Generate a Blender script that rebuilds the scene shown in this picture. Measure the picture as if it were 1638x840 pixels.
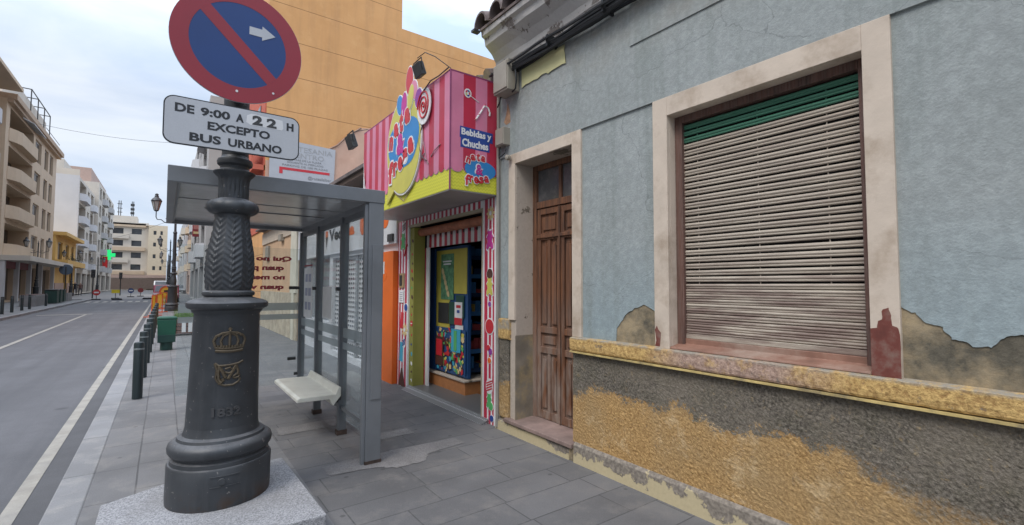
import bpy, bmesh, math, random
from mathutils import Vector, Matrix, noise
R = math.radians
for o in list(bpy.data.objects): bpy.data.objects.remove(o)
sc = bpy.context.scene
COL = sc.collection
random.seed(7)

# ------------------------------------------------------------------ camera, world, sun
CAMH = 1.55
cam_d = bpy.data.cameras.new('camera'); cam = bpy.data.objects.new('camera', cam_d); COL.objects.link(cam)
sc.camera = cam
cam_d.sensor_width = 36; cam_d.lens = 36 * 755.3 / 1638; cam_d.clip_end = 2000; cam_d.clip_start = 0.05
yaw, pit, rol = 0.634101, 0.0468953, 0.00273966
fw = Vector((math.sin(yaw)*math.cos(pit), math.cos(yaw)*math.cos(pit), math.sin(pit)))
rx = fw.cross(Vector((0, 0, 1))).normalized(); uy = rx.cross(fw)
rx2 = rx*math.cos(rol) + uy*math.sin(rol); uy2 = -rx*math.sin(rol) + uy*math.cos(rol)
m3 = Matrix((rx2, uy2, -fw)).transposed()
cam.matrix_world = Matrix.Translation((0, 0, CAMH)) @ m3.to_4x4()

SUN_EL, SUN_AZ = R(52), R(-112)          # azimuth measured from +Y towards +X
w = bpy.data.worlds.new('World'); sc.world = w; w.use_nodes = True
nt = w.node_tree; nt.nodes.clear()
N = nt.nodes.new; L = nt.links.new
out = N('ShaderNodeOutputWorld'); bg = N('ShaderNodeBackground')
sky = N('ShaderNodeTexSky'); sky.sky_type = 'NISHITA'; sky.sun_disc = False
sky.sun_elevation = SUN_EL; sky.sun_rotation = SUN_AZ; sky.air_density = 1.0; sky.dust_density = 2.0
skm = N('ShaderNodeVectorMath'); skm.operation = 'SCALE'; skm.inputs['Scale'].default_value = 0.10
L(sky.outputs[0], skm.inputs[0])
tc = N('ShaderNodeTexCoord')
mp = N('ShaderNodeMapping'); mp.inputs['Scale'].default_value = (1.0, 1.0, 3.2); L(tc.outputs['Generated'], mp.inputs[0])
nz = N('ShaderNodeTexNoise'); nz.inputs['Scale'].default_value = 2.1; nz.inputs['Detail'].default_value = 7; nz.inputs['Roughness'].default_value = 0.55
nz.inputs['Distortion'].default_value = 0.35
L(mp.outputs[0], nz.inputs['Vector'])
cr = N('ShaderNodeValToRGB'); cr.color_ramp.elements[0].position = 0.36; cr.color_ramp.elements[1].position = 0.66
L(nz.outputs['Fac'], cr.inputs[0])
ramp2 = N('ShaderNodeMix'); ramp2.data_type = 'RGBA'
ramp2.inputs['A'].default_value = (0.43, 0.54, 0.72, 1); ramp2.inputs['B'].default_value = (0.78, 0.82, 0.88, 1)
L(cr.outputs[0], ramp2.inputs['Factor'])
mixs = N('ShaderNodeMix'); mixs.data_type = 'RGBA'; mixs.inputs['Factor'].default_value = 0.82
L(skm.outputs[0], mixs.inputs['A']); L(ramp2.outputs['Result'], mixs.inputs['B'])
sep = N('ShaderNodeSeparateXYZ'); L(tc.outputs['Generated'], sep.inputs[0])
mr = N('ShaderNodeMapRange'); mr.inputs['From Min'].default_value = 0.30; mr.inputs['From Max'].default_value = 0.95
mr.inputs['To Min'].default_value = 1.0; mr.inputs['To Max'].default_value = 2.7
L(sep.outputs['Z'], mr.inputs['Value'])
sc2 = N('ShaderNodeVectorMath'); sc2.operation = 'SCALE'; L(mixs.outputs['Result'], sc2.inputs[0]); L(mr.outputs[0], sc2.inputs['Scale'])
L(sc2.outputs[0], bg.inputs['Color']); bg.inputs['Strength'].default_value = 1.0
L(bg.outputs[0], out.inputs[0])

sd = bpy.data.lights.new('sun', 'SUN'); sun = bpy.data.objects.new('sun', sd); COL.objects.link(sun)
sd.energy = 1.4; sd.angle = R(22); sd.color = (1.0, 0.95, 0.88)
sdir = Vector((math.sin(SUN_AZ)*math.cos(SUN_EL), math.cos(SUN_AZ)*math.cos(SUN_EL), math.sin(SUN_EL)))
sun.rotation_euler = sdir.to_track_quat('Z', 'Y').to_euler(); sun.location = (0, 0, 40)
sc.view_settings.view_transform = 'Standard'; sc.view_settings.look = 'None'
sc.view_settings.gamma = 1; sc.view_settings.use_curve_mapping = False
sc.view_settings.exposure = 0.40

# ------------------------------------------------------------------ material helpers
def srgb(r, g, b):
    f = lambda c: (c/255/12.92) if c/255 <= 0.04045 else ((c/255+0.055)/1.055)**2.4
    return (f(r), f(g), f(b), 1)
def c4(c): return tuple(c) + (1,) if len(c) == 3 else tuple(c)
class NT:
    def __init__(s, name):
        s.m = bpy.data.materials.new(name); s.m.use_nodes = True
        s.t = s.m.node_tree; s.b = s.t.nodes['Principled BSDF']
    def n(s, typ, **kw):
        nd = s.t.nodes.new('ShaderNode' + typ)
        for k, v in kw.items():
            if hasattr(nd, k): setattr(nd, k, v)
        return nd
    def l(s, a, b): s.t.links.new(a, b)
    def math(s, op, a, b=None, c=None, clamp=False):
        nd = s.n('Math', operation=op); nd.use_clamp = clamp
        for i, v in enumerate((a, b, c)):
            if v is None: continue
            if isinstance(v, (int, float)): nd.inputs[i].default_value = v
            else: s.l(v, nd.inputs[i])
        return nd.outputs[0]
    def noise(s, vec, scale, detail=4, rough=0.55, dist=0):
        nd = s.n('TexNoise'); nd.inputs['Scale'].default_value = scale; nd.inputs['Detail'].default_value = detail
        nd.inputs['Roughness'].default_value = rough; nd.inputs['Distortion'].default_value = dist
        s.l(vec, nd.inputs['Vector']); return nd.outputs['Fac']
    def mapr(s, v, a, b, c=0, d=1):
        nd = s.n('MapRange'); s.l(v, nd.inputs['Value'])
        for k, x in zip(('From Min', 'From Max', 'To Min', 'To Max'), (a, b, c, d)): nd.inputs[k].default_value = x
        return nd.outputs[0]
    def mix(s, f, a, b):
        nd = s.n('Mix'); nd.data_type = 'RGBA'
        for k, v in (('Factor', f), ('A', a), ('B', b)):
            if isinstance(v, (int, float)): nd.inputs[k].default_value = v
            elif isinstance(v, (tuple, list)): nd.inputs[k].default_value = c4(v)
            else: s.l(v, nd.inputs[k])
        return nd.outputs['Result']
    def pos(s, scale=(1, 1, 1), world=True):
        if world: v = s.n('NewGeometry').outputs['Position']
        else: v = s.n('TexCoord').outputs['Object']
        if scale != (1, 1, 1):
            mpn = s.n('Mapping'); mpn.inputs['Scale'].default_value = scale; s.l(v, mpn.inputs[0]); v = mpn.outputs[0]
        return v
    def xyz(s, v):
        nd = s.n('SeparateXYZ'); s.l(v, nd.inputs[0]); return nd.outputs
    def bump(s, h, strength=0.3, dist=0.01):
        nd = s.n('Bump'); nd.inputs['Strength'].default_value = strength; nd.inputs['Distance'].default_value = dist
        s.l(h, nd.inputs['Height'])
        old = s.b.inputs['Normal']
        if old.is_linked: s.l(old.links[0].from_socket, nd.inputs['Normal'])
        s.l(nd.outputs[0], s.b.inputs['Normal'])
    def color(s, c):
        if isinstance(c, (tuple, list)): s.b.inputs['Base Color'].default_value = c4(c)
        else: s.l(c, s.b.inputs['Base Color'])
def mat(name, col, rough=0.7, metal=0.0, var=0.12, vscale=3.0, bscale=0, bstr=0.2, dirt=None, dirt_amt=0.4, dscale=1.3, world=True, spec=0.5, fine=0):
    s = NT(name); v = s.pos(world=world)
    n1 = s.noise(v, vscale, 5)
    f = s.mapr(n1, 0.3, 0.7, 1-var, 1+var)
    vm = s.n('VectorMath', operation='SCALE'); vm.inputs[0].default_value = col[:3]; s.l(f, vm.inputs['Scale'])
    c = vm.outputs[0]
    if dirt is not None:
        d = s.mapr(s.noise(v, dscale, 7, 0.65), 0.48, 0.68, 0, dirt_amt)
        c = s.mix(d, c, dirt)
    if fine:
        ff = s.mapr(s.noise(v, 140, 2), 0.3, 0.7, 1-fine, 1+fine)
        vm2 = s.n('VectorMath', operation='SCALE'); s.l(c, vm2.inputs[0]); s.l(ff, vm2.inputs['Scale']); c = vm2.outputs[0]
    s.color(c)
    s.b.inputs['Roughness'].default_value = rough; s.b.inputs['Metallic'].default_value = metal
    s.b.inputs['Specular IOR Level'].default_value = spec
    if bscale: s.bump(s.noise(v, bscale, 5, 0.6), bstr, 0.01)
    return s.m

# ------------------------------------------------------------------ mesh helpers
class MB:
    def __init__(s): s.v = []; s.f = []; s.mi = []; s.smooth = []
    def add(s, vs, fs, mi=0, smooth=False):
        o = len(s.v); s.v += [tuple(p) for p in vs]
        for f in fs: s.f.append(tuple(i+o for i in f)); s.mi.append(mi); s.smooth.append(smooth)
        return s
    def box(s, x0, x1, y0, y1, z0, z1, mi=0):
        if x0 > x1: x0, x1 = x1, x0
        if y0 > y1: y0, y1 = y1, y0
        if z0 > z1: z0, z1 = z1, z0
        v = [(x, y, z) for x in (x0, x1) for y in (y0, y1) for z in (z0, z1)]
        return s.add(v, [(0, 1, 3, 2), (4, 6, 7, 5), (0, 4, 5, 1), (2, 3, 7, 6), (0, 2, 6, 4), (1, 5, 7, 3)], mi)
    def obox(s, c, ax, ay, az, hx, hy, hz, mi=0):
        c = Vector(c); ax, ay, az = Vector(ax).normalized(), Vector(ay).normalized(), Vector(az).normalized()
        v = [c + ax*hx*i + ay*hy*j + az*hz*k for i in (-1, 1) for j in (-1, 1) for k in (-1, 1)]
        return s.add(v, [(0, 1, 3, 2), (4, 6, 7, 5), (0, 4, 5, 1), (2, 3, 7, 6), (0, 2, 6, 4), (1, 5, 7, 3)], mi)
    def prism(s, pts, d, mi=0):
        """pts: planar 3D loop, d: extrusion vector"""
        n = len(pts); d = Vector(d); P = [Vector(p) for p in pts]
        v = P + [p + d for p in P]
        f = [tuple(range(n))[::-1], tuple(range(n, 2*n))] + [(i, (i+1) % n, n+(i+1) % n, n+i) for i in range(n)]
        return s.add(v, f, mi)
    def lathe(s, prof, c=(0, 0, 0), seg=32, mi=0, smooth=True, fn=None, lean=(0, 0)):
        v = []; f = []; m = len(prof)
        for (r, z) in prof:
            for k in range(seg):
                a = 2*math.pi*k/seg; rr = fn(r, z, a) if fn else r
                v.append((c[0]+rr*math.cos(a)+lean[0]*z, c[1]+rr*math.sin(a)+lean[1]*z, c[2]+z))
        for i in range(m-1):
            for k in range(seg):
                k2 = (k+1) % seg
                f.append((i*seg+k, i*seg+k2, (i+1)*seg+k2, (i+1)*seg+k))
        f.append(tuple(range(seg))[::-1]); f.append(tuple((m-1)*seg+k for k in range(seg)))
        return s.add(v, f, mi, smooth)
    def tube(s, pts, r, seg=8, mi=0, closed=False):
        P = [Vector(p) for p in pts]; n = len(P); rr = r if isinstance(r, (list, tuple)) else [r]*n
        v = []; f = []; pu = None
        for i, p in enumerate(P):
            if closed: t = P[(i+1) % n] - P[i-1]
            else: t = P[min(i+1, n-1)] - P[max(i-1, 0)]
            t = t.normalized() if t.length > 1e-9 else Vector((0, 0, 1))
            if pu is None: pu = t.orthogonal().normalized()
            u = (pu - t*pu.dot(t)); u = u.normalized() if u.length > 1e-6 else t.orthogonal().normalized()
            pu = u; w_ = t.cross(u)
            for k in range(seg):
                a = 2*math.pi*k/seg; v.append(p + (u*math.cos(a)+w_*math.sin(a))*rr[i])
        m = n if closed else n-1
        for i in range(m):
            j = (i+1) % n
            for k in range(seg):
                k2 = (k+1) % seg; f.append((i*seg+k, i*seg+k2, j*seg+k2, j*seg+k))
        if not closed: f.append(tuple(range(seg))[::-1]); f.append(tuple((n-1)*seg+k for k in range(seg)))
        return s.add(v, f, mi, True)
    def build(s, name, mats, parent=None, bevel=0, loc=None):
        me = bpy.data.meshes.new(name); me.from_pydata(s.v, [], s.f)
        if not isinstance(mats, (list, tuple)): mats = [mats]
        for m_ in mats: me.materials.append(m_)
        for p, mi, sm in zip(me.polygons, s.mi, s.smooth): p.material_index = mi; p.use_smooth = sm
        bm = bmesh.new(); bm.from_mesh(me); bmesh.ops.recalc_face_normals(bm, faces=bm.faces); bm.to_mesh(me); bm.free()
        if any(s.smooth):
            try: me.set_sharp_from_angle(angle=R(38))
            except Exception: pass
        o = bpy.data.objects.new(name, me); COL.objects.link(o)
        if parent: o.parent = parent
        if loc: o.location = loc
        if bevel:
            b = o.modifiers.new('bevel', 'BEVEL'); b.width = bevel; b.segments = 2; b.limit_method = 'ANGLE'; b.angle_limit = R(40)
        return o
def tag(o, label=None, cat=None, group=None, kind=None):
    if label: o['label'] = label
    if cat: o['category'] = cat
    if group: o['group'] = group
    if kind: o['kind'] = kind
    return o
def empty(name, loc=(0, 0, 0), label=None, cat=None, group=None):
    o = bpy.data.objects.new(name, None); COL.objects.link(o); o.location = loc; o.empty_display_size = 0.2
    return tag(o, label, cat, group)
def copy_tree(o, parent=None):
    c = o.copy(); COL.objects.link(c)
    if parent: c.parent = parent
    for ch in list(o.children): copy_tree(ch, c)
    return c
FRAMES = {'-X': (Vector((0, -1, 0)), Vector((0, 0, 1)), Vector((-1, 0, 0))),
          '+X': (Vector((0, 1, 0)), Vector((0, 0, 1)), Vector((1, 0, 0))),
          '-Y': (Vector((1, 0, 0)), Vector((0, 0, 1)), Vector((0, -1, 0))),
          '+Y': (Vector((-1, 0, 0)), Vector((0, 0, 1)), Vector((0, 1, 0)))}
def text_mb(mb, s, c, width, height, frame='-X', depth=0.003, bold=0.0, mi=0, rot=0.0, shear=0, wrap=None):
    """text centred on c, scaled to width x height"""
    cu = bpy.data.curves.new('t', 'FONT'); cu.body = s; cu.size = 1; cu.extrude = 0.5; cu.offset = bold; cu.resolution_u = 3
    cu.shear = shear
    ob = bpy.data.objects.new('t', cu); COL.objects.link(ob)
    bpy.context.view_layer.update()
    me = bpy.data.meshes.new_from_object(ob.evaluated_get(bpy.context.evaluated_depsgraph_get()))
    xs = [v.co.x for v in me.vertices]; ys = [v.co.y for v in me.vertices]
    x0, x1, y0, y1 = min(xs), max(xs), min(ys), max(ys)
    u, v_, n_ = FRAMES[frame] if isinstance(frame, str) else frame
    ca, sa = math.cos(rot), math.sin(rot); c = Vector(c); pts = []
    for q in me.vertices:
        a = (q.co.x-(x0+x1)/2)/(x1-x0)*width; b = (q.co.y-(y0+y1)/2)/(y1-y0)*height; d = (q.co.z+0.5)*depth
        a, b = a*ca-b*sa, a*sa+b*ca
        if wrap:
            r0 = wrap+d; th = a/wrap
            pts.append(c + u*(math.sin(th)*r0) + v_*b + n_*(math.cos(th)*r0))
        else: pts.append(c + u*a + v_*b + n_*d)
    mb.add(pts, [tuple(p.vertices) for p in me.polygons], mi)
    bpy.data.objects.remove(ob); bpy.data.curves.remove(cu); bpy.data.meshes.remove(me)
    return mb
def disc_pts(c, ru, rv, frame, seg=28, rot=0):
    u, v, n_ = FRAMES[frame]; c = Vector(c); ca, sa = math.cos(rot), math.sin(rot); P = []
    for k in range(seg):
        a = 2*math.pi*k/seg; x = ru*math.cos(a); y = rv*math.sin(a)
        P.append(c + u*(x*ca-y*sa) + v*(x*sa+y*ca))
    return P
def poly_pts(c, pts2, frame):
    u, v, n_ = FRAMES[frame]; c = Vector(c)
    return [c + u*a + v*b for a, b in pts2]
def wall_holes(mb, o, u, n_, U, V, holes, depth, back=True, thick=0.3, mi=0, mib=None, sides=True):
    """rectangular wall U=(u0,u1), V=(v0,v1), holes (u0,u1,v0,v1[,depth]); n_ outward"""
    o, u, n_ = Vector(o), Vector(u), Vector(n_); z = Vector((0, 0, 1))
    if mib is None: mib = mi
    us = sorted({U[0], U[1], *[h[0] for h in holes], *[h[1] for h in holes]}); us = [x for x in us if U[0] <= x <= U[1]]
    vs = sorted({V[0], V[1], *[h[2] for h in holes], *[h[3] for h in holes]}); vs = [x for x in vs if V[0] <= x <= V[1]]
    P = lambda a, b, d=0: o + u*a + z*b + n_*d
    for i in range(len(us)-1):
        for j in range(len(vs)-1):
            cu, cv = (us[i]+us[i+1])/2, (vs[j]+vs[j+1])/2
            if any(h[0] < cu < h[1] and h[2] < cv < h[3] for h in holes): continue
            mb.add([P(us[i], vs[j]), P(us[i+1], vs[j]), P(us[i+1], vs[j+1]), P(us[i], vs[j+1])], [(0, 1, 2, 3)], mi)
    for h in holes:
        a, b, c, d = h[:4]; dp = h[4] if len(h) > 4 else depth
        for (p, q) in (((a, c), (b, c)), ((b, c), (b, d)), ((b, d), (a, d)), ((a, d), (a, c))):
            mb.add([P(*p), P(*q), P(*q, -dp), P(*p, -dp)], [(0, 1, 2, 3)], mi)
        if back: mb.add([P(a, c, -dp), P(b, c, -dp), P(b, d, -dp), P(a, d, -dp)], [(0, 1, 2, 3)], mib)
    if sides:
        t = thick
        for (p, q) in (((U[0], V[0]), (U[1], V[0])), ((U[1], V[0]), (U[1], V[1])), ((U[1], V[1]), (U[0], V[1])), ((U[0], V[1]), (U[0], V[0]))):
            mb.add([P(*p), P(*q), P(*q, -t), P(*p, -t)], [(0, 1, 2, 3)], mi)
    return mb
def ragged(p, q, n=10, amp=0.02, seed=0):
    p, q = Vector(p), Vector(q); d = q-p; L_ = d.length; pr = Vector((-d.y, d.x)).normalized() if len(d) == 2 else None
    outp = []
    for i in range(1, n):
        t = i/n; outp.append(p + d*t + pr*(noise.noise(Vector((t*L_*9+seed*7.3, seed*3.1, 0)))*amp*2 + noise.noise(Vector((t*L_*30, seed, 5)))*amp))
    return outp

# ------------------------------------------------------------------ materials
def m_blue_wall():
    s = NT('blue_grey_wall_paint'); v = s.pos()
    X = s.xyz(v)
    n1 = s.noise(v, 1.1, 6, 0.6); n2 = s.noise(v, 6, 5)
    c = s.mix(s.mapr(n1, 0.35, 0.65), (0.28, 0.305, 0.298), (0.33, 0.355, 0.348))
    # bluer, less sun-bleached coat nearer the street level
    f = s.mapr(X['Z'], 2.0, 1.2, 0, 0.8)
    c = s.mix(f, c, (0.275, 0.345, 0.365))
    # greenish vertical rain stains
    st = s.noise(s.pos((1, 3.2, 0.25)), 1.6, 6, 0.6)
    c = s.mix(s.mapr(st, 0.50, 0.68, 0, 0.6), c, (0.22, 0.25, 0.235))
    # brown grime under the eave
    g = s.math('MULTIPLY', s.mapr(X['Z'], 3.3, 3.85, 0, 1), s.mapr(n2, 0.35, 0.7, 0.1, 0.9))
    c = s.mix(g, c, (0.30, 0.28, 0.24))
    bl = s.noise(s.pos((1, 1, .7)), 3.1, 8, .72); c = s.mix(s.mapr(bl, .52, .66, 0, .24), c, (0.235, 0.255, 0.245))
    c = s.mix(s.mapr(s.noise(v, 55, 3, .8), .66, .72, 0, .5), c, (0.42, 0.42, 0.40))
    sm = s.mapr(s.noise(v, 22, 6, 0.7), 0.42, 0.62, 0.90, 1.07)
    vm = s.n('VectorMath', operation='SCALE'); s.l(c, vm.inputs[0]); s.l(sm, vm.inputs['Scale'])
    # hairline cracks
    vo = s.n('TexVoronoi'); vo.feature = 'DISTANCE_TO_EDGE'; vo.inputs['Scale'].default_value = 0.9
    dn = s.n('TexNoise'); dn.inputs['Scale'].default_value = 5; dn.inputs['Detail'].default_value = 5; s.l(v, dn.inputs['Vector'])
    ma = s.n('Mix'); ma.data_type = 'RGBA'; ma.blend_type = 'ADD'; ma.inputs['Factor'].default_value = 0.25
    s.l(v, ma.inputs['A']); s.l(dn.outputs['Color'], ma.inputs['B']); s.l(ma.outputs['Result'], vo.inputs['Vector'])
    ck = s.math('MULTIPLY', s.mapr(vo.outputs['Distance'], 0.0, 0.004, 1, 0), s.mapr(n1, 0.48, 0.56, 0, 0.55))
    c = s.mix(ck, vm.outputs[0], (0.13, 0.14, 0.14))
    s.color(c); s.b.inputs['Roughness'].default_value = 0.88; s.b.inputs['Specular IOR Level'].default_value = 0.25
    s.bump(s.noise(v, 75, 4, 0.7), 0.5, 0.008); s.bump(s.noise(v, 7, 3), 0.1, 0.02)
    return s.m
def m_bare_plaster():
    s = NT('bare_khaki_render'); v = s.pos()
    n = s.noise(v, 3.6, 8, 0.68); n2 = s.noise(v, 30, 5, 0.7)
    c = s.mix(s.mapr(n, 0.40, 0.60), (0.085, 0.075, 0.055), (0.36, 0.28, 0.17))
    c = s.mix(s.mapr(n2, 0.4, 0.65, 0, 0.4), c, (0.2, 0.175, 0.13))
    s.color(c); s.b.inputs['Roughness'].default_value = 0.95; s.bump(n2, 0.5, 0.01)
    return s.m
def m_dado():
    s = NT('rough_cast_dado'); v = s.pos(); X = s.xyz(v)
    cu = s.n('FloatCurve'); cv = cu.mapping.curves[0]
    pts = [(-1.5, .35), (-0.6, .38), (-0.1, .44), (.3, .46), (.62, .48), (.80, .53), (.95, .60), (1.02, .68), (1.2, .66), (1.41, .67), (1.55, .61), (1.7, .60), (1.95, .69), (2.28, .655), (2.6, .65), (2.8, .67), (3.0, .60), (3.2, .5)]
    nor = lambda y: (y+1.5)/4.7
    cv.points[0].location = (0, pts[0][1]); cv.points[1].location = (1, pts[-1][1])
    for y, z in pts[1:-1]: cv.points.new(nor(y), z)
    cu.mapping.update()
    s.l(s.mapr(X['Y'], -1.5, 3.2), cu.inputs['Value'])
    n1 = s.noise(v, 7, 9, 0.78); n2 = s.noise(v, 62, 4, 0.75); n3 = s.noise(v, 2.2, 5)
    d = s.math('SUBTRACT', X['Z'], cu.outputs[0])
    d = s.math('ADD', d, s.math('MULTIPLY_ADD', n1, 0.42, -0.21))
    d = s.math('ADD', d, s.math('MULTIPLY_ADD', n2, 0.22, -0.11))
    wd = s.mapr(X['Y'], 1.2, 0.6, 0.006, 0.085)
    mask = s.n('MapRange'); mask.interpolation_type = 'SMOOTHSTEP'; s.l(d, mask.inputs['Value'])
    s.l(s.math('MULTIPLY', wd, -1), mask.inputs['From Min']); s.l(wd, mask.inputs['From Max'])
    yl = s.mix(s.mapr(n2, 0.35, 0.65), (0.27, 0.155, 0.06), (0.56, 0.36, 0.155))
    yl = s.mix(s.mapr(n3, 0.4, 0.65, 0, 0.45), yl, (0.34, 0.25, 0.14)); yl = s.mix(s.mapr(s.noise(v, 3.3, 8, .75), .54, .62, 0, .5), yl, (0.62, 0.47, 0.28)); yl = s.mix(s.mapr(s.noise(v, 15, 7, .8), .60, .68, 0, .7), yl, (0.13, 0.11, 0.09))
    dk = s.mix(s.mapr(n2, 0.38, 0.66), (0.065, 0.057, 0.048), (0.25, 0.22, 0.18))
    dk = s.mix(s.mapr(n1, 0.45, 0.7, 0, 0.5), dk, (0.09, 0.085, 0.05)); dk = s.mix(s.mapr(n3, 0.42, 0.62, 0, 0.45), dk, (0.24, 0.205, 0.16)); dk = s.mix(s.mapr(s.noise(v, 19, 6, .8), .58, .66, 0, .45), dk, (0.40, 0.29, 0.15))
    s.color(s.mix(mask.outputs[0], yl, dk)); s.b.inputs['Roughness'].default_value = 0.95; s.b.inputs['Specular IOR Level'].default_value = 0.2
    s.bump(s.noise(v, 130, 3, 0.75), 0.9, 0.007)
    return s.m
def m_band():
    s = NT('flaking_yellow_band'); v = s.pos(); X = s.xyz(v)
    n1 = s.noise(v, 9, 8, 0.7); n2 = s.noise(v, 40, 4, 0.7)
    yl = s.mix(s.mapr(n2, 0.36, 0.62), (0.34, 0.20, 0.07), (0.60, 0.40, 0.15))
    pk = s.mix(s.mapr(n2, 0.36, 0.62), (0.26, 0.17, 0.13), (0.46, 0.32, 0.25))
    f = s.math('MULTIPLY', s.mapr(X['Y'], 2.3, 1.95), s.mapr(X['Y'], 0.95, 1.35))
    f = s.math('MULTIPLY', f, s.mapr(n1, 0.3, 0.48))
    c = s.mix(f, yl, pk)
    c = s.mix(s.mapr(s.noise(v, 14, 7, 0.7), 0.60, 0.66, 0, 0.8), c, (0.14, 0.12, 0.10))
    # dirt shelf on top edge
    c = s.mix(s.math('MULTIPLY', s.mapr(X['Z'], 1.065, 1.085), s.mapr(n1, .38, .55)), c, (0.29, 0.26, 0.21))
    s.color(c); s.b.inputs['Roughness'].default_value = 0.9; s.bump(n2, 0.9, 0.012)
    return s.m
def m_peel(name, top, under, thr=0.52, scale=3.5, zc=None, rough=0.85):
    s = NT(name); v = s.pos()
    n1 = s.noise(v, scale, 8, 0.7); n2 = s.noise(v, 40, 4)
    if zc: n1 = s.math('ADD', n1, s.math('MULTIPLY', s.math('SUBTRACT', s.xyz(v)['Z'], zc), 1.8))
    m_ = s.mapr(n1, thr, thr+0.015)
    a = s.mix(s.mapr(n2, .3, .7, 0, .25), top, tuple(x*0.6 for x in top[:3])); b = s.mix(s.mapr(n2, .35, .65), under, tuple(x*0.5 for x in under[:3]))
    s.color(s.mix(m_, a, b)); s.b.inputs['Roughness'].default_value = rough
    s.bump(m_, 0.5, 0.006); s.bump(n2, 0.3, 0.005)
    return s.m
def m_wood(name, light, dark, grey, gamt=0.5, zgrey=None, stretch=(6, 6, 0.35)):
    s = NT(name); v = s.pos(stretch); X = s.xyz(s.pos())
    n1 = s.noise(v, 5, 7, 0.65, 0.4); n2 = s.noise(v, 16, 5, 0.7)
    c = s.mix(s.mapr(n1, .33, .67), dark, light)
    g = s.mapr(n2, .42, .62, 0, gamt)
    if zgrey: g = s.math('MULTIPLY', s.mapr(s.noise(s.pos((4, 4, 1)), 3, 5), .35, .6), s.mapr(X['Z'], zgrey[1], zgrey[0], 0.04, 1))
    c = s.mix(g, c, grey)
    s.color(c); s.b.inputs['Roughness'].default_value = 0.7; s.bump(n2, 0.45, 0.006)
    return s.m
def m_ground(name, base, lo, hi, rough=0.85, patch=None, agg=0.15):
    s = NT(name); v = s.pos()
    n1 = s.noise(v, 0.7, 7, 0.6); n2 = s.noise(v, 120, 3, 0.8); n3 = s.noise(v, 4, 6, 0.7)
    c = s.mix(s.mapr(n1, .35, .65), tuple(x*lo for x in base), tuple(x*hi for x in base))
    c = s.mix(s.mapr(n3, .45, .7, 0, .35), c, tuple(x*0.72 for x in base))
    vm = s.n('VectorMath', operation='SCALE'); s.l(c, vm.inputs[0]); s.l(s.mapr(n2, .3, .7, 1-agg, 1+agg), vm.inputs['Scale'])
    s.color(vm.outputs[0]); s.b.inputs['Roughness'].default_value = rough
    s.bump(n2, 0.3, 0.004)
    return s
def road_marks(s, base):
    old = s.b.inputs['Base Color'].links[0].from_socket
    st = s.noise(s.pos((1.6, .04, 1)), 1.5, 5, .6); c = s.mix(s.mapr(st, .48, .64, 0, .45), old, tuple(x*.66 for x in base))
    vo = s.n('TexVoronoi'); vo.inputs['Scale'].default_value = .9; s.l(s.pos(), vo.inputs['Vector']); c = s.mix(s.mapr(vo.outputs['Distance'], .05, .09, .6, 0), c, tuple(x*.4 for x in base))
    s.color(c); return s.m
def m_pavers(name, base, bw, rh, off_x, off_y, swap, joint=0.007, contrast=0.12, spots=True):
    """bw along the course, rh course height. swap=True: courses run along the street (Y)"""
    s = NT(name); v = s.pos(); X = s.xyz(v)
    cb = s.n('CombineXYZ')
    wob = s.math('MULTIPLY_ADD', s.noise(v, 1.2, 2), 0.012, -0.006)
    if swap: s.l(s.math('ADD', X['Y'], off_y), cb.inputs['X']); s.l(s.math('ADD', s.math('ADD', X['X'], off_x), wob), cb.inputs['Y'])
    else: s.l(s.math('ADD', X['X'], off_x), cb.inputs['X']); s.l(s.math('ADD', s.math('ADD', X['Y'], off_y), wob), cb.inputs['Y'])
    br = s.n('TexBrick'); s.l(cb.outputs[0], br.inputs['Vector'])
    br.offset = 0.43; br.offset_frequency = 2; br.squash = 1.18; br.squash_frequency = 3
    for k, x in (('Scale', 1), ('Mortar Size', joint), ('Mortar Smooth', 0.15), ('Bias', 0.0), ('Brick Width', bw), ('Row Height', rh)): br.inputs[k].default_value = x
    br.inputs['Color1'].default_value = c4(tuple(x*(1-contrast) for x in base)); br.inputs['Color2'].default_value = c4(tuple(x*(1+contrast) for x in base))
    br.inputs['Mortar'].default_value = c4(tuple(x*0.55 for x in base))
    n1 = s.noise(v, 0.9, 7, 0.62); n2 = s.noise(v, 110, 3, 0.75); n3 = s.noise(v, 3.4, 7, 0.7)
    c = br.outputs['Color']
    c = s.mix(s.mapr(n1, .42, .64, 0, .6), c, tuple(x*0.62 for x in base))
    c = s.mix(s.mapr(n3, .50, .68, 0, .5), c, (base[0]*1.5, base[1]*1.42, base[2]*1.3))
    if spots:
        vo = s.n('TexVoronoi'); vo.inputs['Scale'].default_value = 4.3; s.l(v, vo.inputs['Vector'])
        c = s.mix(s.mapr(vo.outputs['Distance'], .07, .10, .6, 0), c, tuple(x*0.4 for x in base))
    vm = s.n('VectorMath', operation='SCALE'); s.l(c, vm.inputs[0]); s.l(s.mapr(n2, .3, .7, .86, 1.14), vm.inputs['Scale'])
    s.color(vm.outputs[0]); s.b.inputs['Roughness'].default_value = 0.72; s.b.inputs['Specular IOR Level'].default_value = 0.35
    s.bump(s.math('SUBTRACT', 1, br.outputs['Fac']), 0.6, 0.006); s.bump(n2, 0.22, 0.004); s.bump(n3, 0.15, 0.01)
    return s.m
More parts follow.
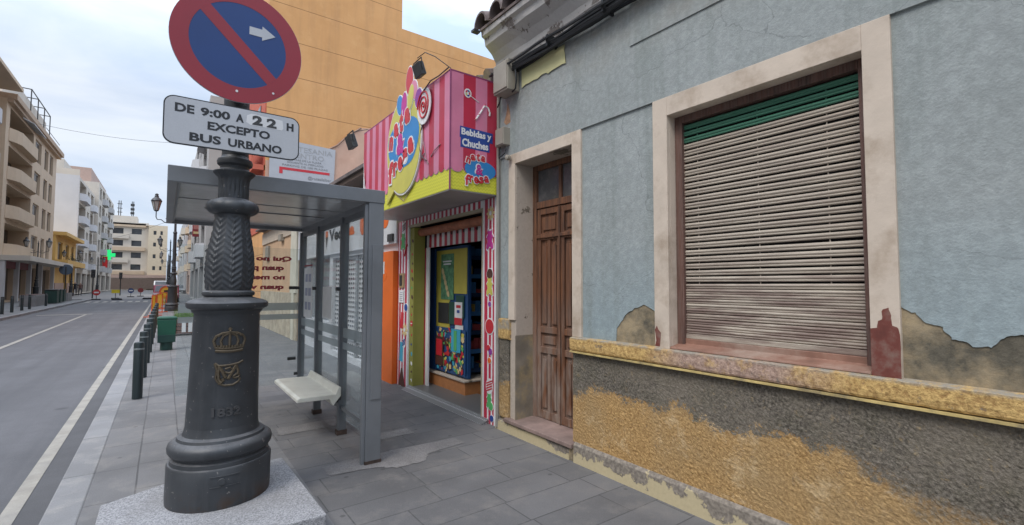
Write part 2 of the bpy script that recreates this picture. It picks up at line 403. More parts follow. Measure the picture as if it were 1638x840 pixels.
def m_glass(name, tint=(0.945, 0.97, 0.97), rough=0.03, alpha=0.09):
    s = NT(name)
    tr = s.n('BsdfTransparent'); tr.inputs[0].default_value = c4(tint)
    gl = s.n('BsdfGlossy'); gl.inputs['Roughness'].default_value = rough; gl.inputs['Color'].default_value = (0.9, 0.95, 1, 1)
    df = s.n('BsdfDiffuse'); df.inputs[0].default_value = (0.6, 0.66, 0.68, 1)
    m1 = s.n('MixShader'); n_ = s.noise(s.pos(), 2.5, 6, .7); s.l(s.mapr(n_, .35, .7, alpha*.4, alpha), m1.inputs[0]); s.l(tr.outputs[0], m1.inputs[1]); s.l(df.outputs[0], m1.inputs[2])
    lw = s.n('LayerWeight'); lw.inputs['Blend'].default_value = 0.12
    m2 = s.n('MixShader'); s.l(s.math('MULTIPLY', lw.outputs['Fresnel'], .35), m2.inputs[0]); s.l(m1.outputs[0], m2.inputs[1]); s.l(gl.outputs[0], m2.inputs[2])
    s.l(m2.outputs[0], s.t.nodes['Material Output'].inputs['Surface'])
    return s.m
def m_frost(name, col=(0.7, 0.74, 0.74), a=0.6):
    s = NT(name); tr = s.n('BsdfTransparent'); tr.inputs[0].default_value = (.9, .93, .93, 1); df = s.n('BsdfDiffuse'); df.inputs[0].default_value = c4(col)
    m1 = s.n('MixShader'); m1.inputs[0].default_value = a; s.l(tr.outputs[0], m1.inputs[1]); s.l(df.outputs[0], m1.inputs[2])
    s.l(m1.outputs[0], s.t.nodes['Material Output'].inputs['Surface']); return s.m
def m_zigzag():
    s = NT('lime_zigzag_panel'); v = s.pos(); X = s.xyz(v)
    h = s.math('ADD', X['X'], X['Y'])
    tri = s.math('PINGPONG', h, 0.02)
    q = s.math('MULTIPLY', s.math('ADD', X['Z'], tri), 1/0.036)
    fr = s.math('FRACT', q); m_ = s.math('LESS_THAN', fr, 0.22)
    s.color(s.mix(m_, (0.68, 0.66, 0.06), (0.50, 0.50, 0.04))); s.b.inputs['Roughness'].default_value = 0.5
    return s.m
def m_iron():
    s = NT('dark_cast_iron_paint'); v = s.pos(world=False); X = s.xyz(v)
    n1 = s.noise(v, 6, 6, .6); n2 = s.noise(v, 60, 4, .6)
    c = s.mix(s.mapr(n1, .35, .65), (0.029, 0.032, 0.036), (0.042, 0.046, 0.051))
    r = s.math('MULTIPLY', s.mapr(X['Z'], 0.13, 0.0), s.mapr(s.noise(v, 5, 7, .7), .45, .6))
    c = s.mix(r, c, (0.05, 0.025, 0.012))
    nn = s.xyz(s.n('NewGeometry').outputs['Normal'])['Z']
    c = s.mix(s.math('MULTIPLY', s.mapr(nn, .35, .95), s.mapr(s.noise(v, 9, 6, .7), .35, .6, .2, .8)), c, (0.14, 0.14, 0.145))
    c = s.mix(s.mapr(s.noise(v, 34, 2, .5), .70, .715, 0, .8), c, (0.17, 0.16, 0.15))
    st = s.noise(s.pos((9, 9, .8), world=False), 2.2, 6, .65); c = s.mix(s.mapr(st, .52, .68, 0, .3), c, (0.065, 0.068, 0.072))
    s.color(c); s.b.inputs['Roughness'].default_value = 0.47; s.l(s.mapr(n1, .3, .7, .38, .56), s.b.inputs['Roughness'])
    s.bump(n2, 0.12, 0.004); return s.m
M = dict(
    blue=m_blue_wall(), bare=m_bare_plaster(), dado=m_dado(), band=m_band(),
    cream=mat('cream_surround_paint', (0.56, 0.47, 0.38), 0.8, var=.08, vscale=5, bscale=30, bstr=.15, dirt=(0.33, 0.25, 0.18), dirt_amt=.75, dscale=3.4),
    creamdirty=m_peel('cream_reveal_paint', (0.46, 0.39, 0.32), (0.24, 0.2, 0.15), thr=.58),
    plinth=m_peel('peeling_plinth_paint', (0.50, 0.42, 0.26), (0.29, 0.25, 0.205), thr=.49, scale=3.6, zc=.095),
    doorwood=m_wood('red_brown_door_wood', (0.22, 0.09, 0.04), (0.055, 0.026, 0.016), (0.25, 0.19, 0.155), zgrey=(0.6, 1.5)),
    boxwood=m_wood('dark_brown_box_wood', (0.15, 0.07, 0.05), (0.06, 0.035, 0.028), (0.2, 0.15, 0.13), .35),
    stepm=mat('worn_pink_step', (0.27, 0.19, 0.165), .8, var=.25, vscale=6, bscale=20, bstr=.3, dirt=(0.09, 0.07, 0.06), dirt_amt=.6),
    dark=mat('dark_void', (0.012, 0.012, 0.013), .9),
    iron=m_iron(), bronze=mat('tarnished_bronze_relief', (0.07, 0.052, 0.03), .6, metal=.1, var=.3, vscale=20),
    ironrelief=mat('painted_relief', (0.05, 0.05, 0.052), .5),
    signred=mat('sign_red_film', (0.25, 0.014, 0.024), .32, var=.06), signblue=mat('sign_blue_film', (0.006, 0.036, 0.15), .32, var=.06),
    signwhite=mat('sign_white_film', (0.42, 0.43, 0.45), .4, var=.05, fine=.03), signback=mat('galvanised_sign_back', (0.35, 0.36, 0.37), .4, metal=.7),
    black=mat('black_lettering', (0.012, 0.013, 0.015), .5), sticker=mat('pale_sticker', (0.62, 0.62, 0.62), .5), digit=mat('stencil_digit_ink', (0.035, 0.035, 0.035), .6, var=.6, vscale=90),
    alu=mat('grey_powder_coated_aluminium', (0.20, 0.21, 0.222), .42, metal=.25, var=.06, vscale=4, dirt=(0.08, 0.085, 0.09), dirt_amt=.3),
    alud=mat('darker_grey_aluminium', (0.14, 0.15, 0.16), .45, metal=.25), under=mat('grey_roof_soffit', (0.36, 0.36, 0.365), .22, var=.08, dirt=(0.12, 0.12, 0.12), dirt_amt=.4),
    rust=mat('rusty_foot', (0.055, 0.036, 0.028), .8, var=.4, vscale=20),
    glass=m_glass('shelter_glass'), frost=m_frost('frosted_band', (0.42, 0.46, 0.47), 0.5), redtxt=mat('dark_red_vinyl', (0.60, 0.012, 0.025), .5),
    paper=mat('white_paper', (0.68, 0.68, 0.67), .7), bench=mat('cream_bench_seat', (0.62, 0.61, 0.54), .4, var=.06, dirt=(0.36, 0.34, 0.28), dirt_amt=.4, dscale=4),
    pink=mat('pink_stripe_print', (0.64, 0.20, 0.31), .4, var=.1, dirt=(0.5, 0.3, 0.36), dirt_amt=.4, dscale=2), crim=mat('crimson_stripe_print', (0.48, 0.025, 0.06), .4, var=.12, dirt=(0.36, 0.09, 0.12), dirt_amt=.4, dscale=2),
    zig=m_zigzag(), white=mat('white_print', (0.72, 0.71, 0.70), .5), blue2=mat('logo_blue', (0.03, 0.22, 0.52), .45), red=mat('logo_red', (0.52, 0.025, 0.035), .45),
    yel=mat('logo_yellow', (0.56, 0.51, 0.10), .45), navy=mat('navy_print', (0.02, 0.06, 0.27), .45), green=mat('candy_green', (0.09, 0.38, 0.12), .5),
    purple=mat('candy_purple', (0.25, 0.04, 0.28), .5), orange=mat('orange_panel_paint', (0.72, 0.14, 0.015), .45, var=.06), brown=mat('chocolate_brown', (0.08, 0.03, 0.02), .6),
    mag=mat('candy_magenta', (0.46, 0.03, 0.24), .5), cyan=mat('candy_cyan', (0.05, 0.35, 0.5), .5), sand=mat('candy_sand', (0.65, 0.5, 0.25), .5),
    soff=mat('pale_grey_sign_soffit', (0.36, 0.335, 0.33), .35, var=.1, dirt=(0.2, 0.19, 0.18), dirt_amt=.4), tread=None,
    orw=mat('orange_step_wood', (0.42, 0.17, 0.06), .6, var=.15, vscale=8), bluep=mat('blue_door_frame', (0.02, 0.07, 0.19), .5), lime=mat('olive_lime_strip', (0.26, 0.25, 0.05), .6, var=.1),
    tile=mat('weathered_roof_tile', (0.16, 0.125, 0.115), .85, var=.3, vscale=7, bscale=25, bstr=.3, dirt=(0.07, 0.065, 0.06), dirt_amt=.6),
    cornice=m_peel('peeling_white_cornice', (0.42, 0.40, 0.38), (0.22, 0.19, 0.17), thr=.555, scale=3.6),
    cable=mat('black_cable', (0.012, 0.013, 0.015), .55), greybox=mat('beige_junction_box', (0.30, 0.27, 0.22), .6, var=.1, dirt=(0.16, 0.13, 0.1), dirt_amt=.5),
    granite=None, bolg=mat('dark_green_black_bollard', (0.016, 0.026, 0.028), .45, var=.1), bolw=mat('grey_reflective_ring', (0.16, 0.18, 0.18), .5),
    bing=mat('green_bin_plastic', (0.012, 0.085, 0.05), .45, var=.1), bind=mat('dark_green_bin_base', (0.012, 0.045, 0.035), .5),
    linew=mat('worn_white_road_paint', (0.36, 0.335, 0.29), .7, var=.15, vscale=6, dirt=(0.2, 0.2, 0.2), dirt_amt=.5, dscale=2, fine=.08),
    ochre=None, steel=mat('dark_metal', (0.06, 0.06, 0.06), .5, metal=.5))
def m_ochre():
    s = NT('ochre_party_wall'); v = s.pos(); X = s.xyz(v)
    n = s.noise(v, .35, 6, .6)
    c = s.mix(s.mapr(n, .35, .65), (0.58, 0.30, 0.115), (0.68, 0.365, 0.15))
    st = s.noise(s.pos((1.5, 1, .15)), 1.5, 6, .6)
    c = s.mix(s.mapr(st, .48, .66, 0, .45), c, (0.47, 0.25, 0.11)); c = s.mix(s.mapr(s.noise(v, 1.3, 8, .75), .5, .66, 0, .3), c, (0.74, 0.44, 0.2))
    q = s.math('FRACT', s.math('MULTIPLY_ADD', X['Z'], 1/1.42, 0.12)); j = s.math('LESS_THAN', q, 0.018)
    c = s.mix(j, c, (0.30, 0.15, 0.06)); s.color(c); s.b.inputs['Roughness'].default_value = .9; s.bump(s.noise(v, 8, 5), .15, .02)
    return s.m
M['ochre'] = m_ochre()
def m_granite():
    s = NT('grey_granite'); v = s.pos(); n2 = s.noise(v, 105, 3, .8); n1 = s.noise(v, 2, 5)
    c = s.mix(s.mapr(n2, .36, .64), (0.13, 0.13, 0.14), (0.46, 0.46, 0.47)); c = s.mix(s.mapr(n1, .42, .62, 0, .45), c, (0.2, 0.195, 0.19)); c = s.mix(s.mapr(s.noise(v, 9, 7, .75), .58, .66, 0, .4), c, (0.12, 0.11, 0.10))
    s.color(c); s.b.inputs['Roughness'].default_value = .7; s.bump(n2, .25, .004); return s.m
M['granite'] = m_granite()
def m_tread():
    s = NT('checker_plate_metal'); v = s.pos((1, 1, 1)); vo = s.n('TexVoronoi'); vo.inputs['Scale'].default_value = 28; vo.inputs['Randomness'].default_value = .1; s.l(v, vo.inputs['Vector'])
    m_ = s.mapr(vo.outputs['Distance'], .25, .4, 1, 0); s.color(s.mix(m_, (0.20, 0.20, 0.20), (0.42, 0.42, 0.42)))
    s.b.inputs['Metallic'].default_value = .5; s.b.inputs['Roughness'].default_value = .45; s.bump(m_, .6, .006); return s.m
M['tread'] = m_tread()
def plain(name, col, rough=.6, **k): return mat(name, col, rough, **k)

M['cement'] = mat('granular_cement_patch', (0.20, 0.19, 0.185), .85, var=.25, vscale=6, bscale=90, bstr=.5, dirt=(0.13, 0.125, 0.125), dirt_amt=.8, dscale=3, fine=.3)
# ------------------------------------------------------------------ ground, road, pavements
road = road_marks(m_ground('asphalt', (0.128, 0.128, 0.135), .85, 1.12, .8, agg=.2), (0.125, 0.126, 0.135))
gutter = m_ground('gutter_asphalt', (0.105, 0.105, 0.11), .85, 1.1, .85, agg=.2).m
kerbm = m_pavers('kerb_stone', (0.27, 0.27, 0.275), 1.0, 4, 2.0, .2, True, .008, .08, False)
walkA = m_pavers('light_pavement_slabs', (0.185, 0.183, 0.185), 0.62, 0.29, 0.42, .35, True, .006, .09)
walkB = m_pavers('dark_pavement_slabs', (0.142, 0.139, 0.140), 0.62, 0.30, .2, .21, False, .0045, .11)
walkL = m_pavers('far_pavement_slabs', (0.2, 0.2, 0.2), 0.8, 0.4, 0, 0, True, .01, .08)
def sheet(name, x0, x1, y0, y1, z, m_, th=0.0):
    mb = MB()
    if th: mb.box(x0, x1, y0, y1, z-th, z)
    else: mb.add([(x0, y0, z), (x1, y0, z), (x1, y1, z), (x0, y1, z)], [(0, 1, 2, 3)])
    return tag(mb.build(name, m_), kind='structure')
sheet('ground', -400, 400, -200, 600, -0.20, m_ground('far_ground', (0.2, 0.19, 0.18), .9, 1.1).m)
sheet('road', -5.8, -0.61, -15, 300, -0.12, road)
sheet('gutter_strip', -0.85, -0.61, -15, 150, -0.116, gutter)
mb = MB(); mb.add([(-0.90, -10, -.112), (-0.80, -10, -.112), (-0.80, 66, -.112), (-0.90, 66, -.112)], [(0, 1, 2, 3)])
mb.build('edge_line', M['linew'])['kind'] = 'structure'
mb = MB()
mb.add([(-3.40, 8, -.112), (-3.28, 8, -.112), (-3.28, 34, -.112), (-3.40, 34, -.112)], [(0, 1, 2, 3)])
mb.add([(-5.3, 34.2, -.112), (-3.1, 34.2, -.112), (-3.1, 34.6, -.112), (-5.3, 34.6, -.112)], [(0, 1, 2, 3)])
mb.build('centre_line', M['linew'])['kind'] = 'structure'
mb = MB()
for k in range(9):
    mb.add([(-5.6+k*.58, 55, -.111), (-5.6+k*.58+.34, 55, -.111), (-5.6+k*.58+.34, 58, -.111), (-5.6+k*.58, 58, -.111)], [(0, 1, 2, 3)])
mb.add([(-5.7, 52.5, -.111), (-1.1, 52.5, -.111), (-1.1, 52.9, -.111), (-5.7, 52.9, -.111)], [(0, 1, 2, 3)])
mb.build('crosswalk_markings', M['linew'])['kind'] = 'structure'
sheet('road_plaza', -10.2, 3.3, 66, 152, -0.114, m_ground('far_paving', (0.22, 0.21, 0.2), .9, 1.1).m)
mb = MB(); mb.box(-0.61, -0.41, -15, 84, -0.2, 0.0); tag(mb.build('kerb', kerbm, bevel=.012), kind='structure')
sheet('pavement', -0.41, 0.93, -15, 84, 0.0, walkA, .2)
sheet('dark_pavement', 0.93, 3.3, -15, 84, 0.0, walkB, .2)
mb = MB(); mb.box(-6.0, -5.8, -15, 62, -.2, 0.0); tag(mb.build('far_kerb', kerbm), kind='structure')
sheet('far_pavement', -10.3, -6.0, -15, 62, 0.0, walkL, .2)

kp = [(1.12, 4.02), (1.12, 4.22), (1.75, 4.28), (2.40, 4.24), (2.42, 4.06), (2.0, 4.0), (1.9, 3.86), (1.62, 3.84), (1.5, 3.95), (1.12, 4.02)]
def _rg(p, q, n, amp, seed):
    p, q = Vector(p), Vector(q); d = q-p; pr = Vector((-d.y, d.x)).normalized()
    return [tuple(p + d*i/n + pr*noise.noise(Vector((i*1.7+seed*9, seed, 0)))*amp) for i in range(n)]
for nm, kk, zz in (('cement_patch', kp, .004), ('cement_patch', [(1.0, 5.35), (1.0, 5.62), (1.5, 5.66), (1.85, 5.6), (1.82, 5.36), (1.0, 5.35)], .004), ('cement_patch', [(1.75, 4.62), (1.75, 4.82), (2.15, 4.83), (2.15, 4.64), (1.75, 4.62)], .004)):
    PP = []
    for i in range(len(kk)-1): PP += _rg(kk[i], kk[i+1], 7, .03, i+1)
    mb = MB(); mb.add([(x, y, zz) for x, y in PP], [tuple(range(len(PP)))]); mb.build(nm, M['cement'])['kind'] = 'structure'
# ------------------------------------------------------------------ OLD BLUE HOUSE
WX = 2.97
H = empty('old_house', (3.0, 1.2, 0), 'single storey old house with blue-grey flaking walls and rough yellow base', 'house')
def hp(mb, name, m_, bevel=0, parent=None):
    o = mb.build(name, m_, bevel=bevel)
    p = parent or H; o.parent = p
    bpy.context.view_layer.update(); o.matrix_parent_inverse = p.matrix_world.inverted(); return o
YW0, YW1 = -3.0, 4.295
door_h = (3.10, 3.965, 0.13, 2.83); win_h = (0.845, 2.125, 1.10, 2.835)
mb = MB(); wall_holes(mb, (WX+.006, 0, 0), (0, 1, 0), (-1, 0, 0), (YW0, YW1), (0, 3.95), [door_h, win_h], .26, back=False, thick=.5)
mb.box(3.6, 7.5, YW0, YW1, 0, 3.9)
hp(mb, 'wall', M['bare'])
# blue paint coat with ragged edges
mb = MB()
def coat(pts2, x=WX, th=.010):
    mb.prism([(x, y, z) for y, z in pts2], (th, 0, 0))
coat([(4.07, 1.19), (4.07, 2.94), (4.29, 2.94), (4.29, 1.19)])
Lf = [(2.21, 1.34)] + [tuple(p) for p in ragged((2.21, 1.34), (2.33, 1.40), 5, .012, 1)] + [(2.33, 1.40)] + [tuple(p) for p in ragged((2.33, 1.40), (2.50, 1.32), 6, .012, 2)] + [(2.50, 1.32)] + \
     [tuple(p) for p in ragged((2.50, 1.32), (2.60, 1.20), 5, .012, 3)] + [(2.60, 1.20), (2.61, 1.09), (2.99, 1.09), (2.99, 2.94), (2.21, 2.94)]
coat(Lf)
key = [(0.76, 1.45), (0.70, 1.42), (0.66, 1.37), (0.60, 1.355), (0.57, 1.30), (0.50, 1.272), (0.44, 1.275), (0.40, 1.32), (0.33, 1.335), (0.2, 1.30), (0.05, 1.36), (-.2, 1.28), (-.6, 1.35), (-1.4, 1.2), (-3.0, 1.3)]
rg = [key[0]]
for i in range(len(key)-1):
    rg += [tuple(p) for p in ragged(key[i], key[i+1], 6, .007, i)] + [key[i+1]]
coat(rg + [(-3.0, 2.94), (0.76, 2.94)])
# upper wall zone, a little proud of the lower coat
UP = [(YW0, 2.94), (4.29, 2.94), (4.29, 3.90), (YW0, 3.90)]
mb.prism([(WX-.016, y, z) for y, z in UP], (.026, 0, 0))
# second, slightly higher plaster ledge line at top right
mb.prism([(WX-.026, y, z) for y, z in [(YW0, 3.46), (2.42, 3.46), (2.42, 3.90), (YW0, 3.90)]], (.0095, 0, 0))
hp(mb, 'blue_paint_coat', M['blue'])
# pale yellow patch of old paint below cables
mb = MB(); yp = [(3.84, 3.84), (3.84, 3.60)] + [tuple(p) for p in ragged((3.84, 3.60), (3.45, 3.62), 6, .012, 4)] + [(3.45, 3.62), (3.42, 3.60)] + \
    [tuple(p) for p in ragged((3.42, 3.60), (3.17, 3.61), 5, .01, 5)] + [(3.17, 3.61)] + [tuple(p) for p in ragged((3.17, 3.61), (3.18, 3.79), 4, .01, 6)] + [(3.18, 3.79)]
mb.prism([(WX-.0285, y, z) for y, z in yp], (.003, 0, 0))
o = hp(mb, 'old_paint_patch', mat('pale_yellow_old_paint', (0.52, 0.49, 0.26), .85, var=.12, bscale=30)); o['label'] = 'pale yellow patch of exposed old paint'
mb = MB(); mb.prism([(WX-.018, y, z) for y, z in [(4.10, 3.52), (4.06, 3.42), (4.05, 3.30), (4.13, 3.29), (4.17, 3.33), (4.13, 3.40)]], (.003, 0, 0))
hp(mb, 'chipped_plaster', mat('orange_brown_chip', (0.36, 0.22, 0.13), .9, var=.3, vscale=20))
# pale corner strip and rain pipe at the left edge
mb = MB(); mb.box(WX-.03, 3.2, 4.245, 4.292, 0, 3.86); mb.tube([(WX-.035, 4.255, 0.02), (WX-.035, 4.255, 3.86)], .018)
hp(mb, 'corner_strip', mat('dirty_corner_cement', (0.27, 0.25, 0.22), .85, var=.2))
# dado: displaced grid
def grid_panel(name, y0, y1, z0, z1, x, step, amp, m_, sc_=(24, 24), edge=.05, seed=0):
    ny, nz_ = int((y1-y0)/step), int((z1-z0)/step); v = []; f = []
    for j in range(nz_+1):
        for i in range(ny+1):
            y = y0+(y1-y0)*i/ny; z = z0+(z1-z0)*j/nz_
            d = noise.noise(Vector((y*sc_[0], z*sc_[0], seed)))*amp + noise.noise(Vector((y*sc_[0]*2.4, z*sc_[0]*2.4, seed+9)))*amp*.6 + noise.noise(Vector((y*3, z*3, seed+4)))*amp*1.2
            v.append((x-d, y, z))
    for j in range(nz_):
        for i in range(ny):
            a = j*(ny+1)+i; f.append((a, a+1, a+ny+2, a+ny+1))
    mb2 = MB(); mb2.add(v, f, 0, False)
    # return faces into the wall
    o0 = len(mb2.v)
    mb2.box(x+.004, WX+.02, y0+.002, y1-.002, z0+.002, z1-.002)
    return hp(mb2, name, m_)
grid_panel('dado', -1.6, 3.098, .17, .975, WX-.014, .0095, .0038, M['dado'], sc_=(58, 58))
grid_panel('dado', 4.07, 4.245, .14, .99, WX-.014, .012, .005, M['dado'], seed=3)
mb = MB(); mb.box(WX-.01, 3.0, YW0, -1.6, .17, .975); hp(mb, 'dado', M['dado'])
# projecting band
mb = MB()
def band(y0, y1, z0=.975, z1=1.085, x=WX-.052, seed=1):
    step = .012; ny = int((y1-y0)/step); rows = [(WX, z0-.006), (x+.006, z0), (x, z0+.012), (x-.002, z0+.04), (x, z0+.085), (x+.001, z1-.004), (x+.006, z1), (WX+.005, z1+.008)]
    v = []; f = []
    for i in range(ny+1):
        y = y0+(y1-y0)*i/ny
        for r, (a, b) in enumerate(rows):
            am = 0 if r in (0, len(rows)-1) else 1
            v.append((a - am*(noise.noise(Vector((y*46, b*46, seed)))*.0035 + noise.noise(Vector((y*5, b*5, seed)))*.004), y, b + am*noise.noise(Vector((y*20, seed, b)))*.003))
    m_ = len(rows)
    for i in range(ny):
        for r in range(m_-1): f.append((i*m_+r, i*m_+r+1, (i+1)*m_+r+1, (i+1)*m_+r))
    f += [tuple(range(m_)), tuple(ny*m_+r for r in range(m_))[::-1]]
    mb.add(v, f)
band(-1.9, .0); band(.0, 3.098, seed=2); band(4.05, 4.245, .97, 1.18, WX-.035, 3)
hp(mb, 'band', M['band'])
mb = MB(); mb.box(WX-.056, WX, -1.9, 3.097, .955, .968); hp(mb, 'band_lower_edge', mat('thin_yellow_cement_edge', (0.50, 0.38, 0.15), .9, var=.3, vscale=10, dirt=(0.1, 0.09, 0.08), dirt_amt=.8, dscale=6))
# base plinth
mb = MB(); mb.prism([(WX-.045, YW0, -.05), (WX-.04, YW0, .15), (WX-.02, YW0, .172), (WX+.02, YW0, .172), (WX+.02, YW0, -.05)], (0, 3.07-YW0, 0))
hp(mb, 'plinth', M['plinth'], .004)
mb = MB(); mb.prism([(WX-.04, 3.135, -.05), (WX-.035, 3.135, .10), (WX+.02, 3.135, .112), (WX+.02, 3.135, -.05)], (0, 1.155, 0)); hp(mb, 'plinth', M['plinth'], .004)
mb = MB(); mb.box(WX-.03, WX+.02, 3.07, 3.135, -.05, .15); hp(mb, 'plinth_crack', M['bare'])
# door
D = empty('door', (3.22, 3.53, .13)); D.parent = H; bpy.context.view_layer.update(); D.matrix_parent_inverse = H.matrix_world.inverted(); 
bpy.context.view_layer.update()
mb = MB()
for (a, b, c, d) in ((4.075, 3.965, 1.18, 2.94), (3.10, 2.985, 1.09, 2.94), (3.965, 3.10, 2.83, 2.94)): mb.box(WX-.022, WX+.012, a, b, c, d)
hp(mb, 'door_surround', M['cream'], .003)
mb = MB(); mb.box(WX-.0, WX+.25, 3.962, 4.06, .13, 2.826); mb.box(WX-.0, WX+.25, 3.103, 3.02, .13, 2.826); mb.box(WX, WX+.25, 3.02, 4.06, 2.828, 2.9)
hp(mb, 'door_reveal', M['creamdirty'])
mb = MB(); mb.box(WX-.012, WX+.245, 3.9565, 3.9618, .13, 1.02); hp(mb, 'reveal_dirt', mat('grimy_reveal_base', (0.20, 0.17, 0.13), .9, var=.3, vscale=5, dirt=(0.45, 0.32, 0.13), dirt_amt=.8, dscale=2.2))
mb = MB(); mb.prism([(WX-.06, 3.08, .112), (WX-.06, 3.08, .150), (WX+.3, 3.08, .168), (WX+.3, 3.08, .112)], (0, 1.03, 0)); hp(mb, 'door_step', M['stepm'], .006)
DX = 3.20
def dp(mb, name, m_, bevel=0): return hp(mb, name, m_, bevel, D)
mb = MB(); mb.box(DX-.01, DX+.06, 3.90, 3.9615, .165, 2.826); mb.box(DX-.01, DX+.06, 3.105, 3.16, .165, 2.826); mb.box(DX-.01, DX+.06, 3.16, 3.90, 2.77, 2.826); mb.box(DX-.012, DX+.06, 3.16, 3.90, 2.36, 2.43)
mb.box(DX, DX+.05, 3.515, 3.555, 2.43, 2.77)
dp(mb, 'frame', M['doorwood'], .004)
mb = MB(); mb.box(DX+.02, DX+.03, 3.16, 3.90, 2.43, 2.77)
dp(mb, 'transom_glass', mat('dusty_dark_glass', (0.085, 0.085, 0.09), .25, var=.4, vscale=2, dirt=(0.2, 0.19, 0.18), dirt_amt=.4, dscale=9))
for (y0, y1) in ((3.532, 3.896), (3.164, 3.528)):
    lf = MB(); a, b = y0, y1; st = .052
    xf, xb = DX, DX+.045
    lf.box(xf, xb, a, a+st, .17, 2.352); lf.box(xf, xb, b-st, b, .17, 2.352)
    for z0, z1 in ((2.29, 2.352), (2.02, 2.09), (1.05, 1.115), (.84, .905), (.17, .25)): lf.box(xf, xb, a+st, b-st, z0, z1)
    mid = (a+b)/2
    for z0, z1 in ((1.115, 2.02), (.25, .84)): lf.box(xf+.004, xb, mid-.022, mid+.022, z0, z1)
    lf.box(xf+.022, xb-.004, a+st, b-st, .25, 2.29)
    for z0, z1 in ((2.09, 2.29), (.905, 1.05)): lf.box(xf+.008, xf+.024, a+st+.035, b-st-.035, z0+.032, z1-.032)
    for z0, z1 in ((1.115, 2.02), (.25, .84)):
        for (p, q) in ((a+st, mid-.022), (mid+.022, b-st)):
            lf.box(xf+.006, xf+.024, p+.02, q-.02, z0+.03, z1-.06)
            lf.box(xf+.012, xf+.024, p+.035, q-.035, z1-.06, z1-.035)
    dp(lf, 'leaf', M['doorwood'], .004)
mb = MB(); mb.box(DX-.016, DX, 3.164, 3.896, 2.04, 2.075); mb.box(DX-.02, DX, 3.522, 3.54, .17, 2.35); dp(mb, 'moulding', M['doorwood'], .004)
# door room closed behind
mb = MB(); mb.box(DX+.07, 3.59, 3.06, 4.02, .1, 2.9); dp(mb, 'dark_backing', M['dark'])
# window
Wn = empty('window', (3.07, 1.485, 1.10)); Wn.parent = H; bpy.context.view_layer.update(); Wn.matrix_parent_inverse = H.matrix_world.inverted(); bpy.context.view_layer.update()
def wp(mb, name, m_, bevel=0): return hp(mb, name, m_, bevel, Wn)
mb = MB()
mb.box(WX-.022, WX+.012, 2.09, 2.215, 1.088, 2.94); mb.box(WX-.022, WX+.012, .88, .755, 1.088, 2.94); mb.box(WX-.022, WX+.012, .88, 2.09, 2.80, 2.94)
mb.box(WX+.012, WX+.10, 2.09, 2.16, 1.1, 2.81); mb.box(WX+.012, WX+.10, .88, .81, 1.1, 2.81); mb.box(WX+.012, WX+.10, .88, 2.09, 2.80, 2.87)
wp(mb, 'surround', M['cream'], .003)
redp = mat('dark_red_brown_paint', (0.155, 0.04, 0.028), .7, var=.3, vscale=9, dirt=(0.20, 0.15, 0.12), dirt_amt=.75, dscale=9)
mb = MB()
kp_ = [(.879, 1.09), (.879, 1.33), (.85, 1.335), (.845, 1.37), (.828, 1.38), (.824, 1.43), (.80, 1.44), (.79, 1.40), (.787, 1.35), (.765, 1.34), (.757, 1.30), (.757, 1.09)]
st = [kp_[0], kp_[1]]
for i in range(1, len(kp_)-1): st += [tuple(p) for p in ragged(kp_[i], kp_[i+1], 4, .0035, i+40)] + [kp_[i+1]]
mb.prism([(WX-.0235, y, z) for y, z in st], (.0015, 0, 0)); wp(mb, 'red_paint_stain', redp); mb = MB()
st = [(2.212, 1.10), (2.20, 1.14), (2.212, 1.22), (2.195, 1.25), (2.18, 1.22), (2.16, 1.20), (2.17, 1.10)]
mb.prism([(WX-.0235, y, z) for y, z in st], (.0015, 0, 0))
wp(mb, 'red_paint_stain', redp)
mb = MB()
for (a, b, c, d) in ((2.03, 2.088, 1.10, 2.80), (.882, .928, 1.10, 2.80), (.928, 2.03, 2.745, 2.80)): mb.box(3.045, 3.13, a, b, c, d)
wp(mb, 'frame', M['boxwood'], .004)
mb = MB(); mb.prism([(WX-.02, .882, 1.092), (WX-.015, .882, 1.106), (3.06, .882, 1.125), (3.06, .882, 1.165), (3.13, .882, 1.165), (3.13, .882, 1.092)], (0, 1.206, 0))
wp(mb, 'sill_board', mat('reddish_sill_paint', (0.25, 0.13, 0.09), .7, var=.25, vscale=6, dirt=(0.33, 0.27, 0.22), dirt_amt=.7, dscale=3), .004)
def m_slat(name, a, b, dirtc):
    s = NT(name); v = s.pos((1, .35, 7)); X = s.xyz(s.pos())
    n1 = s.noise(v, 9, 6, .7); n2 = s.noise(s.pos((1, .5, 4)), 4, 6, .65)
    c = s.mix(s.mapr(n1, .35, .66), b, a); wear = s.math('MULTIPLY', s.mapr(n2, .44, .6), s.mapr(X['Z'], 1.75, 1.45, .2, .9)); c = s.mix(wear, c, dirtc)
    s.color(c); s.b.inputs['Roughness'].default_value = .65; s.bump(n1, .3, .004); return s.m
slm = m_slat('weathered_pale_slat', (0.46, 0.40, 0.32), (0.31, 0.26, 0.21), (0.17, 0.115, 0.095))
slg = m_slat('green_slat', (0.06, 0.20, 0.125), (0.04, 0.135, 0.085), (0.05, 0.12, 0.08))
z = 2.735; k = 0; mg = MB(); mp_ = MB(); dkb = MB(); dkb.box(3.12, 3.128, .925, 2.035, 1.12, 2.75)
